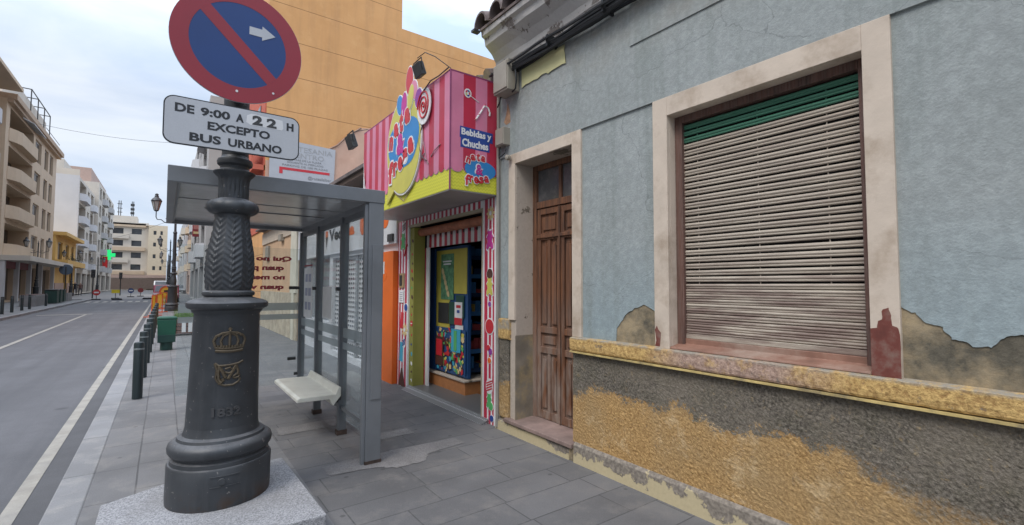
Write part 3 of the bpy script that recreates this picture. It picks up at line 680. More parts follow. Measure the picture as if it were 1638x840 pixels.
while z > 1.19:
    gap = .0125 if z > 1.60 else .0012
    hgt = .0365 if z > 1.60 else .0345
    t = mg if k < 3 else mp_
    jl = random.uniform(-.002, .002); jr = random.uniform(-.003, .003) + (-.004 if k in (11, 19) else 0); tilt = random.uniform(-.002, .003)
    n = 8; prof = [(-.009*math.sin(math.pi*min(1, i/n*1.5)) -.006*math.sin(math.pi*max(0, (i/n-.62)/.38))+tilt*(i/n), -hgt*i/n) for i in range(n+1)]
    v = []; f = []
    for e, (yy, jz) in enumerate(((.93, jr), (1.48, (jl+jr)/2+random.uniform(-.001, .001)), (2.03, jl))):
        for (dx, dz) in prof: v.append((3.080+dx, yy, z+dz+jz))
        for (dx, dz) in reversed(prof): v.append((3.085+dx*.8, yy, z+dz+jz))
    m_ = 2*(n+1)
    for e in range(2):
        for i in range(m_): f.append((e*m_+i, e*m_+(i+1) % m_, (e+1)*m_+(i+1) % m_, (e+1)*m_+i))
    f += [tuple(range(m_)), tuple(2*m_+i for i in range(m_))]
    t.add(v, f, 0, False)
    if gap > .005:
        for yc in (1.10, 1.50, 1.93): t.box(3.086, 3.090, yc-.003, yc+.003, z-hgt-gap-.003, z-hgt+.006)
    z -= hgt+gap; k += 1
wp(mg, 'green_slats', slg); wp(mp_, 'pale_slats', slm); wp(dkb, 'dark_gap', M['dark'])
# bottom rail
mb = MB(); mb.box(3.065, 3.1, .93, 2.03, 1.166, 1.20); wp(mb, 'bottom_rail', slm, .003)
# cornice & eave
mb = MB()
prof = [(WX+.05, 3.87), (WX-.03, 3.87), (WX-.035, 3.93), (WX-.06, 3.96), (WX-.065, 4.02), (WX-.12, 4.10), (WX-.20, 4.17), (WX-.215, 4.24), (WX-.25, 4.26), (WX-.255, 4.315), (WX+.05, 4.315)]
ny = 60; v = []; f = []
for i in range(ny+1):
    y = YW0 + (4.27-YW0)*i/ny
    for j, (a, b) in enumerate(prof): v.append((a + (noise.noise(Vector((y*4, b*9, 1)))*.012 if 0 < j < 10 else 0), y, b + noise.noise(Vector((y*3, b*5, 7)))*.008))
m_ = len(prof)
for i in range(ny):
    for j in range(m_): f.append((i*m_+j, i*m_+(j+1) % m_, (i+1)*m_+(j+1) % m_, (i+1)*m_+j))
f += [tuple(range(m_)), tuple(ny*m_+j for j in range(m_))]
mb.add(v, f); mb.box(WX+.05, 7.5, YW0, 4.27, 3.9, 4.35)
hp(mb, 'cornice', M['cornice'])
mb = MB()
rows = 34; pit_ = .255
for k in range(rows):
    yc = 4.20-k*pit_
    if yc < YW0: break
    jx = random.uniform(-.02, .02); jz = random.uniform(-.008, .008)
    for sft, upz in ((0, 0),):
        pts = []
        n = 8
        for e, (xx, zz, rr) in enumerate(((2.655+jx, 4.345+jz, .118), (4.6, 4.98+jz, .10))):
            for i in range(n+1): a = math.pi*i/n; pts.append((xx, yc+rr*math.cos(a), zz+rr*math.sin(a)*1.25))
            for i in range(n, -1, -1): a = math.pi*i/n; pts.append((xx, yc+(rr-.016)*math.cos(a), zz+(rr-.018)*math.sin(a)*1.25))
        m2 = 2*(n+1); fs = [(i, (i+1) % m2, m2+(i+1) % m2, m2+i) for i in range(m2)]
        for i in range(n): fs += [(i, i+1, m2-2-i, m2-1-i), tuple(m2+q for q in (i, i+1, m2-2-i, m2-1-i))]
        mb.add(pts, fs, 0, True)
mb.prism([(2.70, YW0, 4.317), (2.70, YW0, 4.345), (4.6, YW0, 5.01), (7.5, YW0, 4.4), (7.5, YW0, 4.35)], (0, 4.28-YW0, 0))
hp(mb, 'roof_tiles', M['tile'])
mb = MB(); mb.box(2.62, 2.70, 4.27, 4.33, 4.30, 4.325); hp(mb, 'roof_tie', M['steel'])
# cables along the wall (hang as one bundle)
mb = MB()
for k in range(7):
    off = (k % 4)*.028; zz = 3.865-.024*(k//2)-.012*(k % 3)
    pts = [(WX-.05-off-.03*(k % 2), y, zz + .012*math.sin(y*3+k*1.3) + .006*math.sin(y*9+k)) for y in [4.24-.2*i for i in range(36)]]
    mb.tube(pts, .013 if k % 2 else .017, 6)
for y in (3.9, 3.3, 2.6, 1.9): mb.box(WX-.15, WX-.012, y-.01, y+.01, 3.79, 3.90)
tag(mb.build('cable_bundle', M['cable']), 'bundle of black cables running under the cornice of the blue house', 'cables')
# junction boxes
jb = empty('junction_box', (2.9, 4.02, 3.6), 'larger beige metal junction box high on the blue wall beside the cables', 'junction box')
mb = MB(); mb.box(-.10, .05, -.13, .13, -.02, .30); mb.build('case', M['greybox'], jb, .006)
mb = MB(); mb.box(-.112, -.1005, -.12, .12, 0.0, .285); mb.build('cover', M['greybox'], jb, .004)
mb = MB(); mb.tube([(-.02, -.15, .22), (-.05, -.20, .15), (-.05, -.21, .05), (-.03, -.17, -.02), (-.02, -.10, -.03)], .009, 6); mb.build('cable_loop', M['cable'], jb); mb = MB(); mb.tube([(-.02, .1, .0), (-.03, .12, -.08), (-.0, .2, -.10)], .008, 6); mb.build('cable_loop', M['cable'], jb)
jb2 = empty('junction_box', (2.92, 4.14, 3.05), 'small grey terminal box on the blue wall above the door corner', 'junction box')
mb = MB(); mb.box(-.05, .04, -.08, .08, 0, .19); mb.build('case', M['greybox'], jb2, .005)
mb = MB(); mb.box(-.057, -.0505, -.07, .07, .01, .18); mb.build('cover', M['greybox'], jb2, .003)
mb = MB(); mb.tube([(-.01, .04, 0), (-.02, .05, -.09), (-.04, .02, -.13), (-.04, -.03, -.12), (-.02, -.06, -.09), (-.0, -.05, -.05)], .007, 6); mb.build('cable_loop', M['cable'], jb2)
cm = MB(); cm.lathe([(.0, 0), (.025, .0), (.03, .02), (.03, .045), (.012, .055)], (0, 0, 0), 12)
o = cm.build('doorbell_cap', M['greybox']); o.location = (2.93, 4.03, 2.9); o.rotation_euler = (0, R(-90), 0); tag(o, 'small round grey cap on the wall at the top corner of the wooden door', 'wall cap')

# ------------------------------------------------------------------ CANDY SHOP
S = empty('candy_shop', (3.3, 5.7, 0), 'narrow candy shop with red and white striped doorway', 'shop')
def sp(mb, name, m_, bevel=0, parent=None):
    o = mb.build(name, m_, bevel=bevel); p = parent or S; o.parent = p
    bpy.context.view_layer.update(); o.matrix_parent_inverse = p.matrix_world.inverted(); return o
plast = mat('shop_plaster', (0.5, 0.46, 0.42), .8)
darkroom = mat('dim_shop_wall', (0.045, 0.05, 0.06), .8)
mb = MB()
mb.box(2.99, 3.2, 4.30, 4.58, 0, 3.75); mb.box(2.99, 3.16, 6.68, 7.065, 0, 3.75); mb.box(2.99, 3.2, 4.58, 6.68, 2.47, 3.75)
sp(mb, 'wall', plast)
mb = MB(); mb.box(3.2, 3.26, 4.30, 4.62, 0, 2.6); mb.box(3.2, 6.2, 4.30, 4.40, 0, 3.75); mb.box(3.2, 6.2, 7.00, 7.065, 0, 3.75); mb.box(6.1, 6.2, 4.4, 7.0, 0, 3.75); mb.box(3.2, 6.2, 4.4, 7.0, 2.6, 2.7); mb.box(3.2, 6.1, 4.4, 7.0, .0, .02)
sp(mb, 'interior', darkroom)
mb = MB(); mb.prism([(2.86, 4.30, 3.86), (6.4, 4.30, 4.9), (6.4, 4.30, 4.8), (2.86, 4.30, 3.76)], (0, 2.76, 0))
for k in range(14):
    yc = 4.36+k*.2; mb.tube([(2.84+random.uniform(-.03, .03), yc, 3.90), (6.4, yc, 4.94)], .075, 8)
sp(mb, 'tiled_roof', M['tile'])
# white/red striped pilasters & lintel
mb = MB()
def vstripes(y0, y1, z0, z1, x, n, first=1, xt=.0): 
    w_ = (y1-y0)/n
    for i in range(n):
        mb.box(x, x+.02, y0+i*w_, y0+(i+1)*w_, z0, z1, (i+first) % 2)
widths = [(4.312, 4.365, 0), (4.365, 4.395, 1), (4.395, 4.425, 0), (4.425, 4.47, 1), (4.47, 4.50, 0), (4.50, 4.565, 1), (4.565, 4.60, 0)]
for a, b, c in widths: mb.box(2.965, 2.99, a, b, 0, 2.53, c)
widths = [(6.67, 6.72, 0), (6.72, 6.79, 1), (6.79, 6.84, 0), (6.84, 6.89, 1), (6.89, 6.94, 0), (6.94, 7.0, 1), (7.0, 7.03, 0), (7.03, 7.062, 1)]
for a, b, c in widths: mb.box(2.965, 2.99, a, b, 0, 2.53, c)
n = 36
for i in range(n):
    a = 4.60+(6.67-4.60)*i/n; mb.box(2.965, 2.99, a, a+(2.07)/n, 2.44, 2.53, (i) % 2)
sp(mb, 'striped_cladding', [M['white'], M['crim']])
# sand coloured inner lintel, orange shutter roll, inner stripes
mb = MB(); mb.box(2.955, 3.02, 4.60, 6.67, 2.405, 2.44); mb.box(2.955, 2.99, 4.60, 4.615, .0, 2.40); sp(mb, 'opening_trim', plain('beige_trim', (0.4, 0.34, 0.24)), .003)
mb = MB(); mb.box(2.99, 3.16, 6.62, 6.679, .02, 2.40); mb.box(2.984, 3.16, 6.52, 6.62, .02, 2.40, 0); sp(mb, 'sticker_pilaster', M['lime'])
mb = MB(); mb.tube([(3.10, 4.6, 2.33), (3.10, 6.52, 2.33)], .06, 14); sp(mb, 'roller_shutter_roll', mat('faded_orange_roll', (0.36, 0.13, 0.07), .7, var=.3, vscale=8))
mb = MB()
n = 24
for i in range(n):
    a = 4.6+1.92*i/n; mb.box(3.19, 3.2, a, a+1.92/n, 2.10, 2.40, i % 2)
for i, (a, b) in enumerate(((6.40, 6.435), (6.435, 6.485), (6.485, 6.52))): mb.box(3.165, 3.19, a, b, .02, 2.10, (1, 0, 0)[i] if i != 1 else 1)
sp(mb, 'inner_striped_fascia', [M['crim'], M['white']])
mb = MB()
for i in range(11):
    for j in range(2):
        mb = MB(); mb.prism(disc_pts((3.186, 4.72+i*.165+.04*j, 2.33-.06*j), .022, .03, '-X', 10), (.002, 0, 0), 0); sp(mb, 'fascia_sticker', M['brown'])
# display window inside with step
mb = MB()
mb.box(3.37, 3.42, 5.60, 6.78, .26, 2.10, 0)
mb.box(3.355, 3.368, 6.56, 6.78, .26, 2.10, 0)
sp(mb, 'display_window_frame', M['bluep'])
mb = MB(); mb.box(3.36, 3.368, 5.62, 6.52, 1.42, 2.06, 0); mb.box(3.36, 3.368, 6.10, 6.52, .9, 1.42, 0); sp(mb, 'yellow_board', plain('yellow_door_board', (0.50, 0.42, 0.07)))
mb = MB()
mb.box(3.352, 3.359, 5.98, 6.36, 1.33, 2.0, 0)
mb.box(3.352, 3.359, 6.12, 6.44, .98, 1.28, 1)
for k, (a, b, c, d, mi) in enumerate(((5.68, 5.9, 1.08, 1.40, 2), (5.94, 6.1, .98, 1.30, 2), (5.70, 5.92, .68, .98, 3))): mb.box(3.350, 3.358, a, b, c, d, mi)
for k in range(5): mb.prism(disc_pts((3.3505, 6.14+.04*k, 1.42+.08*k), .035, .06, '-X', 10, .5), (.0014, 0, 0), 4)
mb.box(3.3495, 3.3515, 6.04, 6.30, 1.88, 1.90, 3); mb.box(3.3495, 3.3515, 6.06, 6.28, 1.84, 1.86, 3)
sp(mb, 'posters', [plain('green_poster', (0.10, 0.24, 0.12), vscale=14, var=.5), plain('dark_poster', (0.03, 0.03, 0.03)), plain('dark_green_poster', (0.02, 0.07, 0.05)), M['white'], M['sand']])
mb = MB(); mb.box(3.347, 3.351, 5.72, 5.93, .98, 1.30, 0); mb.box(3.344, 3.3465, 5.72, 5.93, .98, 1.08, 1); mb.box(3.344, 3.3465, 5.76, 5.88, 1.22, 1.26, 1); mb.box(3.344, 3.3465, 5.79, 5.86, 1.15, 1.19, 2)
sp(mb, 'white_notice', [M['white'], M['red'], M['navy']])
mb = MB()
mb.box(3.345, 3.352, 5.62, 6.50, .28, .92, 0)
rnd = random.Random(3)
cols = [1, 2, 3, 4, 5, 6]
for k in range(150):
    y, z_ = rnd.uniform(5.66, 6.46), rnd.uniform(.31, .90)
    mb.prism(disc_pts((3.343-.00012*k, y, z_), rnd.uniform(.012, .045), rnd.uniform(.015, .06), '-X', rnd.choice([4, 5, 12]), rnd.uniform(0, 3)), (.0015, 0, 0), rnd.choice(cols))
mb.box(3.322, 3.326, 6.22, 6.46, .36, .78, 6); mb.box(3.322, 3.326, 5.72, 5.98, .60, .92, 3); mb.box(3.318, 3.3215, 5.82, 5.90, .62, .90, 2)
mb.box(3.318, 3.3215, 6.25, 6.43, .50, .74, 4)
sp(mb, 'candy_display_panel', [M['bluep'], M['yel'], M['green'], M['cyan'], M['red'], M['sand'], M['brown']])
mb = MB(); mb.box(3.30, 3.80, 5.55, 6.86, .0, .225); mb.box(3.28, 3.80, 5.53, 6.88, .227, .25, 1); sp(mb, 'orange_step', [M['orw'], M['creamdirty']], .004)
# interior shelves with goods
shm = [plain('shelf_blue', (0.02, 0.05, 0.12)), plain('goods_dull_white', (0.5, 0.52, 0.55)), plain('goods_dull_yellow', (0.5, 0.34, 0.08)), plain('goods_dull_red', (0.4, 0.06, 0.06)), plain('goods_dull_blue', (0.06, 0.2, 0.42))]
for k in range(7):
    sh = MB(); zz = .30+.27*k; sh.box(3.46, 4.6, 5.85, 6.2, zz, zz+.02, 0); sh.box(3.46, 4.6, 5.83, 5.849, zz-.01, zz+.05, 4 if k % 2 else 0)
    y = 3.48
    while y < 4.5:
        w_ = rnd.uniform(.05, .15); h_ = rnd.uniform(.07, .2)
        sh.box(y, y+w_-.012, 5.87, 6.1, zz+.021, zz+.021+h_, rnd.choice([1, 2, 3, 4, 4, 4, 0, 0])); y += w_
    sp(sh, 'shelf', shm)
# entrance ramp
mb = MB(); mb.prism([(2.86, 4.46, .004), (2.98, 4.46, .055), (3.5, 4.46, .06), (3.5, 4.46, .004)], (0, 2.18, 0)); sp(mb, 'entrance_ramp', M['tread'])
# candy stickers
def gummy(mb, c, s, mi, frame='-X', n_off=(0, 0, 0)):
    u, v, n_ = FRAMES[frame]; c = Vector(c)
    pts = [(0, 1.0), (.22, .98), (.32, 1.12), (.42, .95), (.36, .6), (.5, .5), (.62, .3), (.45, .2), (.38, -.1), (.55, -.35), (.62, -.8), (.35, -.95), (.15, -.7), (0, -.62)]
    full = pts + [(-a, b) for a, b in reversed(pts[1:-1])]
    mb.prism([c+u*a*s+v*b*s for a, b in full], n_*.0035, mi)
def stick(objname, items, mats):
    for k, (kind, y, z_, s_, mi) in enumerate(items):
        mb_ = MB(); x = 2.9645
        if kind == 'g': gummy(mb_, (x, y, z_), s_*1.18, 0); gummy(mb_, (x-.0036, y, z_), s_, mi)
        elif kind == 'd': mb_.prism(disc_pts((x, y, z_), s_*1.15, s_*1.15, '-X', 20), (-.003, 0, 0), 0); mb_.prism(disc_pts((x-.0031, y, z_), s_, s_, '-X', 20), (-.003, 0, 0), mi)
        elif kind == 's': mb_.prism(disc_pts((x, y, z_), s_, s_*1.3, '-X', 20), (-.003, 0, 0), 0); [mb_.prism(poly_pts((x-.0031, y, z_), [(-s_*.8, q-.012), (s_*.8, q+.03), (s_*.8, q+.045), (-s_*.8, q+.003)], '-X'), (-.003, 0, 0), mi) for q in (-s_*.7, -s_*.3, s_*.1, s_*.5)]
        elif kind == 'f':
            for a in range(8): mb_.prism(disc_pts((x, y+math.cos(a*.785)*s_*.6, z_+math.sin(a*.785)*s_*.6), s_*.38, s_*.2, '-X', 10, -a*.785), (-.003-.0002*a, 0, 0), mi)
            mb_.prism(disc_pts((x-.0052, y, z_), s_*.3, s_*.3, '-X', 12), (-.002, 0, 0), 0)
        elif kind == 'b': mb_.prism(poly_pts((x, y, z_), [(-s_*.5, -s_), (s_*.4, -s_*1.1), (s_*.5, s_), (-s_*.3, s_*1.05)], '-X'), (-.004, 0, 0), mi)
        elif kind == 't': mb_.prism(poly_pts((x, y, z_), [(-s_, -s_), (s_*.9, -s_*1.1), (s_*.1, s_), (-s_*.2, s_)], '-X'), (-.004, 0, 0), mi)
        elif kind == 'c': mb_.tube([(x-.008, y+s_*.5, z_-s_), (x-.008, y, z_+s_*.2), (x-.008, y-s_*.15, z_+s_*.7), (x-.008, y-s_*.45, z_+s_*.8), (x-.008, y-s_*.6, z_+s_*.45)], .009, 6, mi)
        sp(mb_, objname, mats)
cm_ = [M['white'], M['red'], M['green'], M['mag'], M['yel'], M['sand'], M['navy'], M['brown'], M['purple'], M['cyan'], M['orange']]
stick('candy_sticker', [('f', 4.44, 2.36, .085, 5), ('g', 4.45, 2.05, .11, 3), ('d', 4.45, 1.67, .06, 7), ('g', 4.45, 1.52, .10, 4), ('d', 4.45, 1.33, .03, 8), ('d', 4.45, 1.08, .082, 1), ('d', 4.47, .84, .033, 1), ('d', 4.43, .80, .037, 8), ('d', 4.45, .70, .033, 10),
      ('s', 4.45, .41, .07, 1), ('d', 4.42, .20, .045, 2), ('g', 4.45, .25, .08, 2), ('d', 4.40, .07, .035, 6)], cm_)
stick('candy_sticker', [('s', 6.85, 2.42, .07, 7), ('g', 6.87, 2.20, .13, 2), ('c', 6.76, 2.08, .10, 1), ('d', 6.86, 1.28, .035, 1), ('d', 6.74, 1.20, .055, 6), ('b', 6.88, 1.0, .12, 1), ('f', 6.78, .86, .11, 5), ('s', 6.80, .66, .06, 6), ('b', 6.9, .52, .14, 9), ('t', 6.86, .14, .13, 7)], cm_)
mb = MB()
for k, (z_, mi) in enumerate(((2.2, 7), (2.0, 1), (1.86, 7), (1.75, 1), (1.63, 7), (1.5, 2), (1.36, 7), (1.22, 7), (1.1, 1), (.97, 7), (.80, 1), (.66, 6), (.52, 9), (.38, 0), (.26, 7), (.14, 0))):
    n = [6, 4, 4, 5, 14, 4, 14, 4, 4, 14, 4, 4, 5, 6, 4, 3][k]; mb.prism(disc_pts((2.983, 6.57+random.uniform(-.012, .012), z_), .026, .035 if n != 4 else .02, '-X', n, random.uniform(0, 1)), (-.003, 0, 0), mi)
sp(mb, 'brand_stickers', cm_)
mb = MB(); mb.prism(disc_pts((2.979, 6.57, .97), .040, .045, '-X', 18), (-.002, 0, 0), 1); mb.box(2.975, 2.9768, 6.54, 6.60, .963, .977, 0); sp(mb, 'round_red_sticker', cm_)
# small board and notice on left pilaster
mb = MB(); mb.box(2.945, 2.963, 6.80, 6.98, 1.50, 1.72, 0); mb.box(2.94, 2.9445, 6.86, 6.95, 1.53, 1.69, 1); o = mb.build('menu_board', [plain('tan_board_frame', (0.38, 0.26, 0.13)), M['steel']]); tag(o, 'small tan framed board on the striped left side of the candy shop', 'board')
mb = MB(); mb.box(2.951, 2.957, 6.82, 6.98, 1.27, 1.46, 0)
for k in range(5): mb.box(2.9492, 2.9508, 6.85, 6.95, 1.30+.03*k, 1.31+.03*k, 1)
o = mb.build('paper_notice', [M['paper'], plain('grey_print', (0.3, 0.3, 0.35))]); tag(o, 'white paper notice taped below the tan board on the striped shopfront', 'notice')

# ---- projecting sign box
B = empty('shop_sign_box', (2.65, 5.6, 2.54), 'big projecting pink and crimson striped sign box above the candy shop', 'shop sign')
def bp(mb, name, m_, bevel=0):
    o = mb.build(name, m_, bevel=bevel); o.parent = B
    bpy.context.view_layer.update(); o.matrix_parent_inverse = B.matrix_world.inverted(); return o
BX, BY0, BY1, BZ0, BZ1 = 2.36, 4.30, 6.95, 2.535, 3.80
mb = MB(); mb.box(BX, 2.962, BY0, BY1, BZ0+.012, BZ1-.01); bp(mb, 'box', M['zig'])
mb = MB(); mb.box(BX+.005, 2.96, BY0+.005, BY1-.005, BZ0, BZ0+.011); bp(mb, 'soffit', M['soff'])
zb = 2.80
def stripe(mb, frame, a0, a1, ztop, zbot, base, mi, th=.003, extra=0):
    u, v, n_ = FRAMES[frame]; b_ = Vector(base); w_ = (a1-a0)/2; pts = [(a0-extra, ztop), (a0-extra, zbot)]
    for k in range(1, 8): t = math.pi*k/8; pts.append(((a0+a1)/2-(w_+extra)*math.cos(t), zbot-(w_*.8+extra)*math.sin(t)))
    pts += [(a1+extra, zbot), (a1+extra, ztop)]
    mb.prism([b_+u*a+v*z_ for a, z_ in pts], n_*th, mi)
mb = MB(); nst = 22; L_ = BY1-BY0
for k in range(nst):
    a0 = -BY1+L_*k/nst; a1 = a0+L_/nst
    stripe(mb, '-X', a0, a1, BZ1, zb, (BX-.002, 0, 0), 2, .003, .004)
    stripe(mb, '-X', a0, a1, BZ1, zb, (BX-.0052-.0002*(k % 2), 0, 0), k % 2, .003)
bp(mb, 'front_stripes', [M['crim'], M['pink'], M['white']])
mb = MB()
for k in range(4):
    a0 = BX+(2.962-BX)*k/4; a1 = a0+(2.962-BX)/4
    stripe(mb, '-Y', a0, a1, BZ1, zb-.005, (0, BY0-.002, 0), 2, .003, .003)
    stripe(mb, '-Y', a0, a1, BZ1, zb-.005, (0, BY0-.0052-.0002*(k % 2), 0), k % 2, .003)
bp(mb, 'side_stripes', [M['pink'], M['crim'], M['white']])
mb = MB(); mb.box(BX-.014, BX-.001, BY0-.014, BY0-.001, BZ0, BZ1+.01); mb.box(BX-.01, BX+.02, BY0, BY1, BZ1-.004, BZ1+.012); mb.box(BX-.01, 2.96, BY0-.01, BY0+.02, BZ1-.003, BZ1+.013); bp(mb, 'edge_trim', plain('plum_edge', (0.25, 0.05, 0.13)))
# torn film strips
mb = MB()
tear = [((5.02, 3.62), (4.93, 3.35)), ((4.93, 3.35), (4.86, 3.05)), ((4.86, 3.05), (4.78, 2.9)), ((4.72, 2.97), (4.5, 3.06)), ((4.86, 3.05), (4.97, 2.98))]
for (a, b) in tear:
    mb.tube([(BX-.014, a[0], a[1]), (BX-.022, (a[0]+b[0])/2+.012, (a[1]+b[1])/2), (BX-.014, b[0], b[1])], .006, 5)
for (a, b) in (((5.75, 2.72), (5.45, 2.58)), ((5.95, 2.84), (5.75, 2.72)), ((5.45, 2.58), (5.2, 2.72))): mb.tube([(BX-.01, a[0], a[1]), (BX-.012, b[0], b[1])], .004, 5)
bp(mb, 'torn_film', plain('pinkish_torn_film', (0.36, 0.22, 0.24)))
mb = MB(); mb.prism([(BX-.012, 6.93, 3.22), (BX-.012, 6.80, 2.84), (BX-.012, 6.93, 2.86)], (-.004, 0, 0)); mb.prism([(BX-.06, 6.80, 3.38), (BX-.016, 6.90, 3.0), (BX-.016, 6.86, 2.95)], (-.003, 0, 0)); bp(mb, 'peeling_corner', M['white'])
# side lettering
def logo(mb, c, W, Hh, frame, off):
    u, v, n_ = FRAMES[frame]; c = Vector(c)
    def put(txt, a, b, w_, h_, bold, mi, d, rot=0, depth=.002): text_mb(mb, txt, c+u*a*W+v*b*Hh+n_*(off+d), w_*W, h_*Hh, frame, depth, bold, mi, rot)
    mb.prism([p+n_*off for p in disc_pts(c+u*0.02*W, W*.50, Hh*.25, frame, 28)], n_*.0022, 0)
    for (t, a, b, w_, h_, r) in (('n', -.37, .20, .13, .14, -.25), ('a', -.22, .29, .13, .15, .15), ('t', -.06, .33, .11, .21, 0), ('a', .10, .30, .13, .15, -.15), ('&', -.02, .0, .22, .26, 0),
                                 ('f', -.40, -.30, .12, .26, -.05), ('r', -.27, -.27, .11, .17, 0), ('e', -.12, -.28, .14, .17, .08), ('s', .04, -.26, .13, .17, 0), ('a', .21, -.22, .14, .17, .1)):
        put(t, a, b, w_*1.36, h_*1.27, .11, 1, .0024, r); put(t, a, b, w_*1.05, h_*1.05, .035, 2 if t != '&' else 3, .0046, r)
lg = [M['blue2'], M['white'], M['red'], M['mag'], M['yel'], M['navy']]
mb = MB(); logo(mb, (2.72, BY0-.0086, 2.79), .40, .42, '-Y', 0); bp(mb, 'side_logo', lg)
mb = MB()
c = Vector((2.675, BY0-.0086, 3.11))
for t, a, b, w_ in (('Bebidas y', 0, .055, .38), ('Chuches', -.015, -.05, .33)):
    mb.prism(poly_pts(c+Vector((a, 0, b)), [(-w_/2-.02, -.055), (w_/2+.02, -.06), (w_/2+.02, .055), (-w_/2-.015, .065)], '-Y'), (0, -.0015-(.0003 if b > 0 else 0), 0), 5)
    text_mb(mb, t, c+Vector((a, -.002, b)), w_, .085 if b < 0 else .095, '-Y', .002, .035, 1)
bp(mb, 'side_caption', lg)
mb = MB(); mb.prism([p+Vector((0, -.0086, 0)) for p in disc_pts((2.56, BY0, 3.60), .045, .05, '-Y', 16)], (0, -.003, 0), 1); mb.tube([(2.59, BY0-.011, 3.58), (2.70, BY0-.011, 3.53)], .004, 5, 1)
for a in range(5): mb.prism([p+Vector((0, -.0118, 0)) for p in disc_pts((2.56+.022*math.cos(a*1.25), BY0, 3.60+.026*math.sin(a*1.25)), .009, .016, '-Y', 8, a*1.25)], (0, -.002, 0), [2, 5, 2, 4, 5][a])
pc = [(2.66, 3.33), (2.70, 3.39), (2.745, 3.46), (2.775, 3.51), (2.82, 3.50), (2.845, 3.45), (2.84, 3.41)]
mb.tube([(x, BY0-.010, z_) for x, z_ in pc], .010, 6, 1)
for (x, z_) in pc[:-1]: mb.tube([(x-.006, BY0-.017, z_+.004), (x+.010, BY0-.017, z_+.012)], .0045, 5, 2)
bp(mb, 'side_candy_prints', lg)
# round front emblem standing proud
mb = MB()
ec = Vector((BX-.03, 5.45, 3.27))
pts2 = []
for k in range(40):
    a = 2*math.pi*k/40; pts2.append((.50*math.cos(a)*1.0, .60*math.sin(a)))
tail = [(-.30, -.48), (-.52, -.66), (-.42, -.33)]
mb.prism(poly_pts(ec, [(a*1.04, b*1.035) for a, b in pts2], '-X'), (.022, 0, 0), 1)
mb.prism(poly_pts(ec+Vector((-.0005, 0, 0)), [(-.5, -.68), (-.26, -.52), (-.44, -.28)], '-X'), (.020, 0, 0), 4)
mb.prism(poly_pts(ec+Vector((-.001, 0, 0)), pts2, '-X'), (-.004, 0, 0), 4)
bl = [(.48*math.cos(a)*(.96+.06*math.sin(3*a)), .34*math.sin(a)*(1+.1*math.cos(2*a))) for a in [2*math.pi*k/30 for k in range(30)]]
mb.prism(poly_pts(ec+Vector((-.0052, 0, .02)), bl, '-X'), (-.003, 0, 0), 0)
for (t, a, b, w_, h_, r) in (('n', -.36, .10, .13, .18, -.15), ('a', -.20, .24, .14, .18, .1), ('t', -.04, .30, .12, .26, 0), ('a', .14, .33, .15, .20, .1), ('&', -.05, .03, .25, .27, 0),
                             ('f', -.36, -.28, .14, .28, 0), ('r', -.21, -.26, .12, .18, 0), ('e', -.06, -.22, .14, .18, .1), ('s', .09, -.15, .13, .18, .1), ('a', .25, -.06, .15, .20, .15)):
    cc = ec+FRAMES['-X'][0]*a+Vector((0, 0, b))
    text_mb(mb, t, cc+Vector((-.0085, 0, 0)), w_*1.25, h_*1.18, '-X', .002, .13, 1, r); text_mb(mb, t, cc+Vector((-.0108, 0, 0)), w_, h_, '-X', .0025, .06, 2 if t != '&' else 3, r)
def cut(c, ru, rv, mi, rot=0, k=0):
    mb.prism(disc_pts((ec.x-.004-.0012*k, c[0], c[1]), ru*1.13, rv*1.1, '-X', 24, rot), (.006, 0, 0), 1); mb.prism(disc_pts((ec.x-.006-.0012*k, c[0], c[1]), ru, rv, '-X', 24, rot), (-.0015, 0, 0), mi)
cut((5.27, 4.02), .10, .17, 2, 0, 0); cut((5.55, 3.80), .09, .13, 0, .3, 1); cut((5.42, 3.76), .08, .16, 3, -.1, 2); cut((5.12, 3.86), .08, .12, 6, .3, 3); cut((5.22, 3.80), .08, .15, 4, -.3, 4); cut((5.0, 3.72), .09, .11, 7, -.2, 5)
sc_ = (4.86, 3.58); mb.prism(disc_pts((ec.x-.012, *sc_), .17, .21, '-X', 28), (.012, 0, 0), 1)
spi = []
for k in range(44): a = k*.42; r_ = .15*(1-k/44); spi.append((ec.x-.018, sc_[0]+r_*math.cos(a), sc_[1]+r_*1.22*math.sin(a)))
mb.tube(spi, .010, 6, 2)
bp(mb, 'front_emblem', lg+[M['pink'], M['purple']])
# wire along the top
mb = MB(); mb.tube([(BX-.02, BY0+.02, BZ1+.03), (BX-.04, 4.5, BZ1+.00), (BX-.035, 4.7, BZ1+.02), (BX-.05, 4.85, BZ1-.05)], .008, 6); mb.tube([(BX-.03, 4.95, 3.75), (BX-.03, 4.86, 3.5), (BX-.03, 5.0, 3.2), (BX-.03, 4.93, 3.02), (BX-.03, 4.8, 2.94)], .007, 6)
bp(mb, 'loose_wire', plain('brownish_wire', (0.10, 0.07, 0.07)))
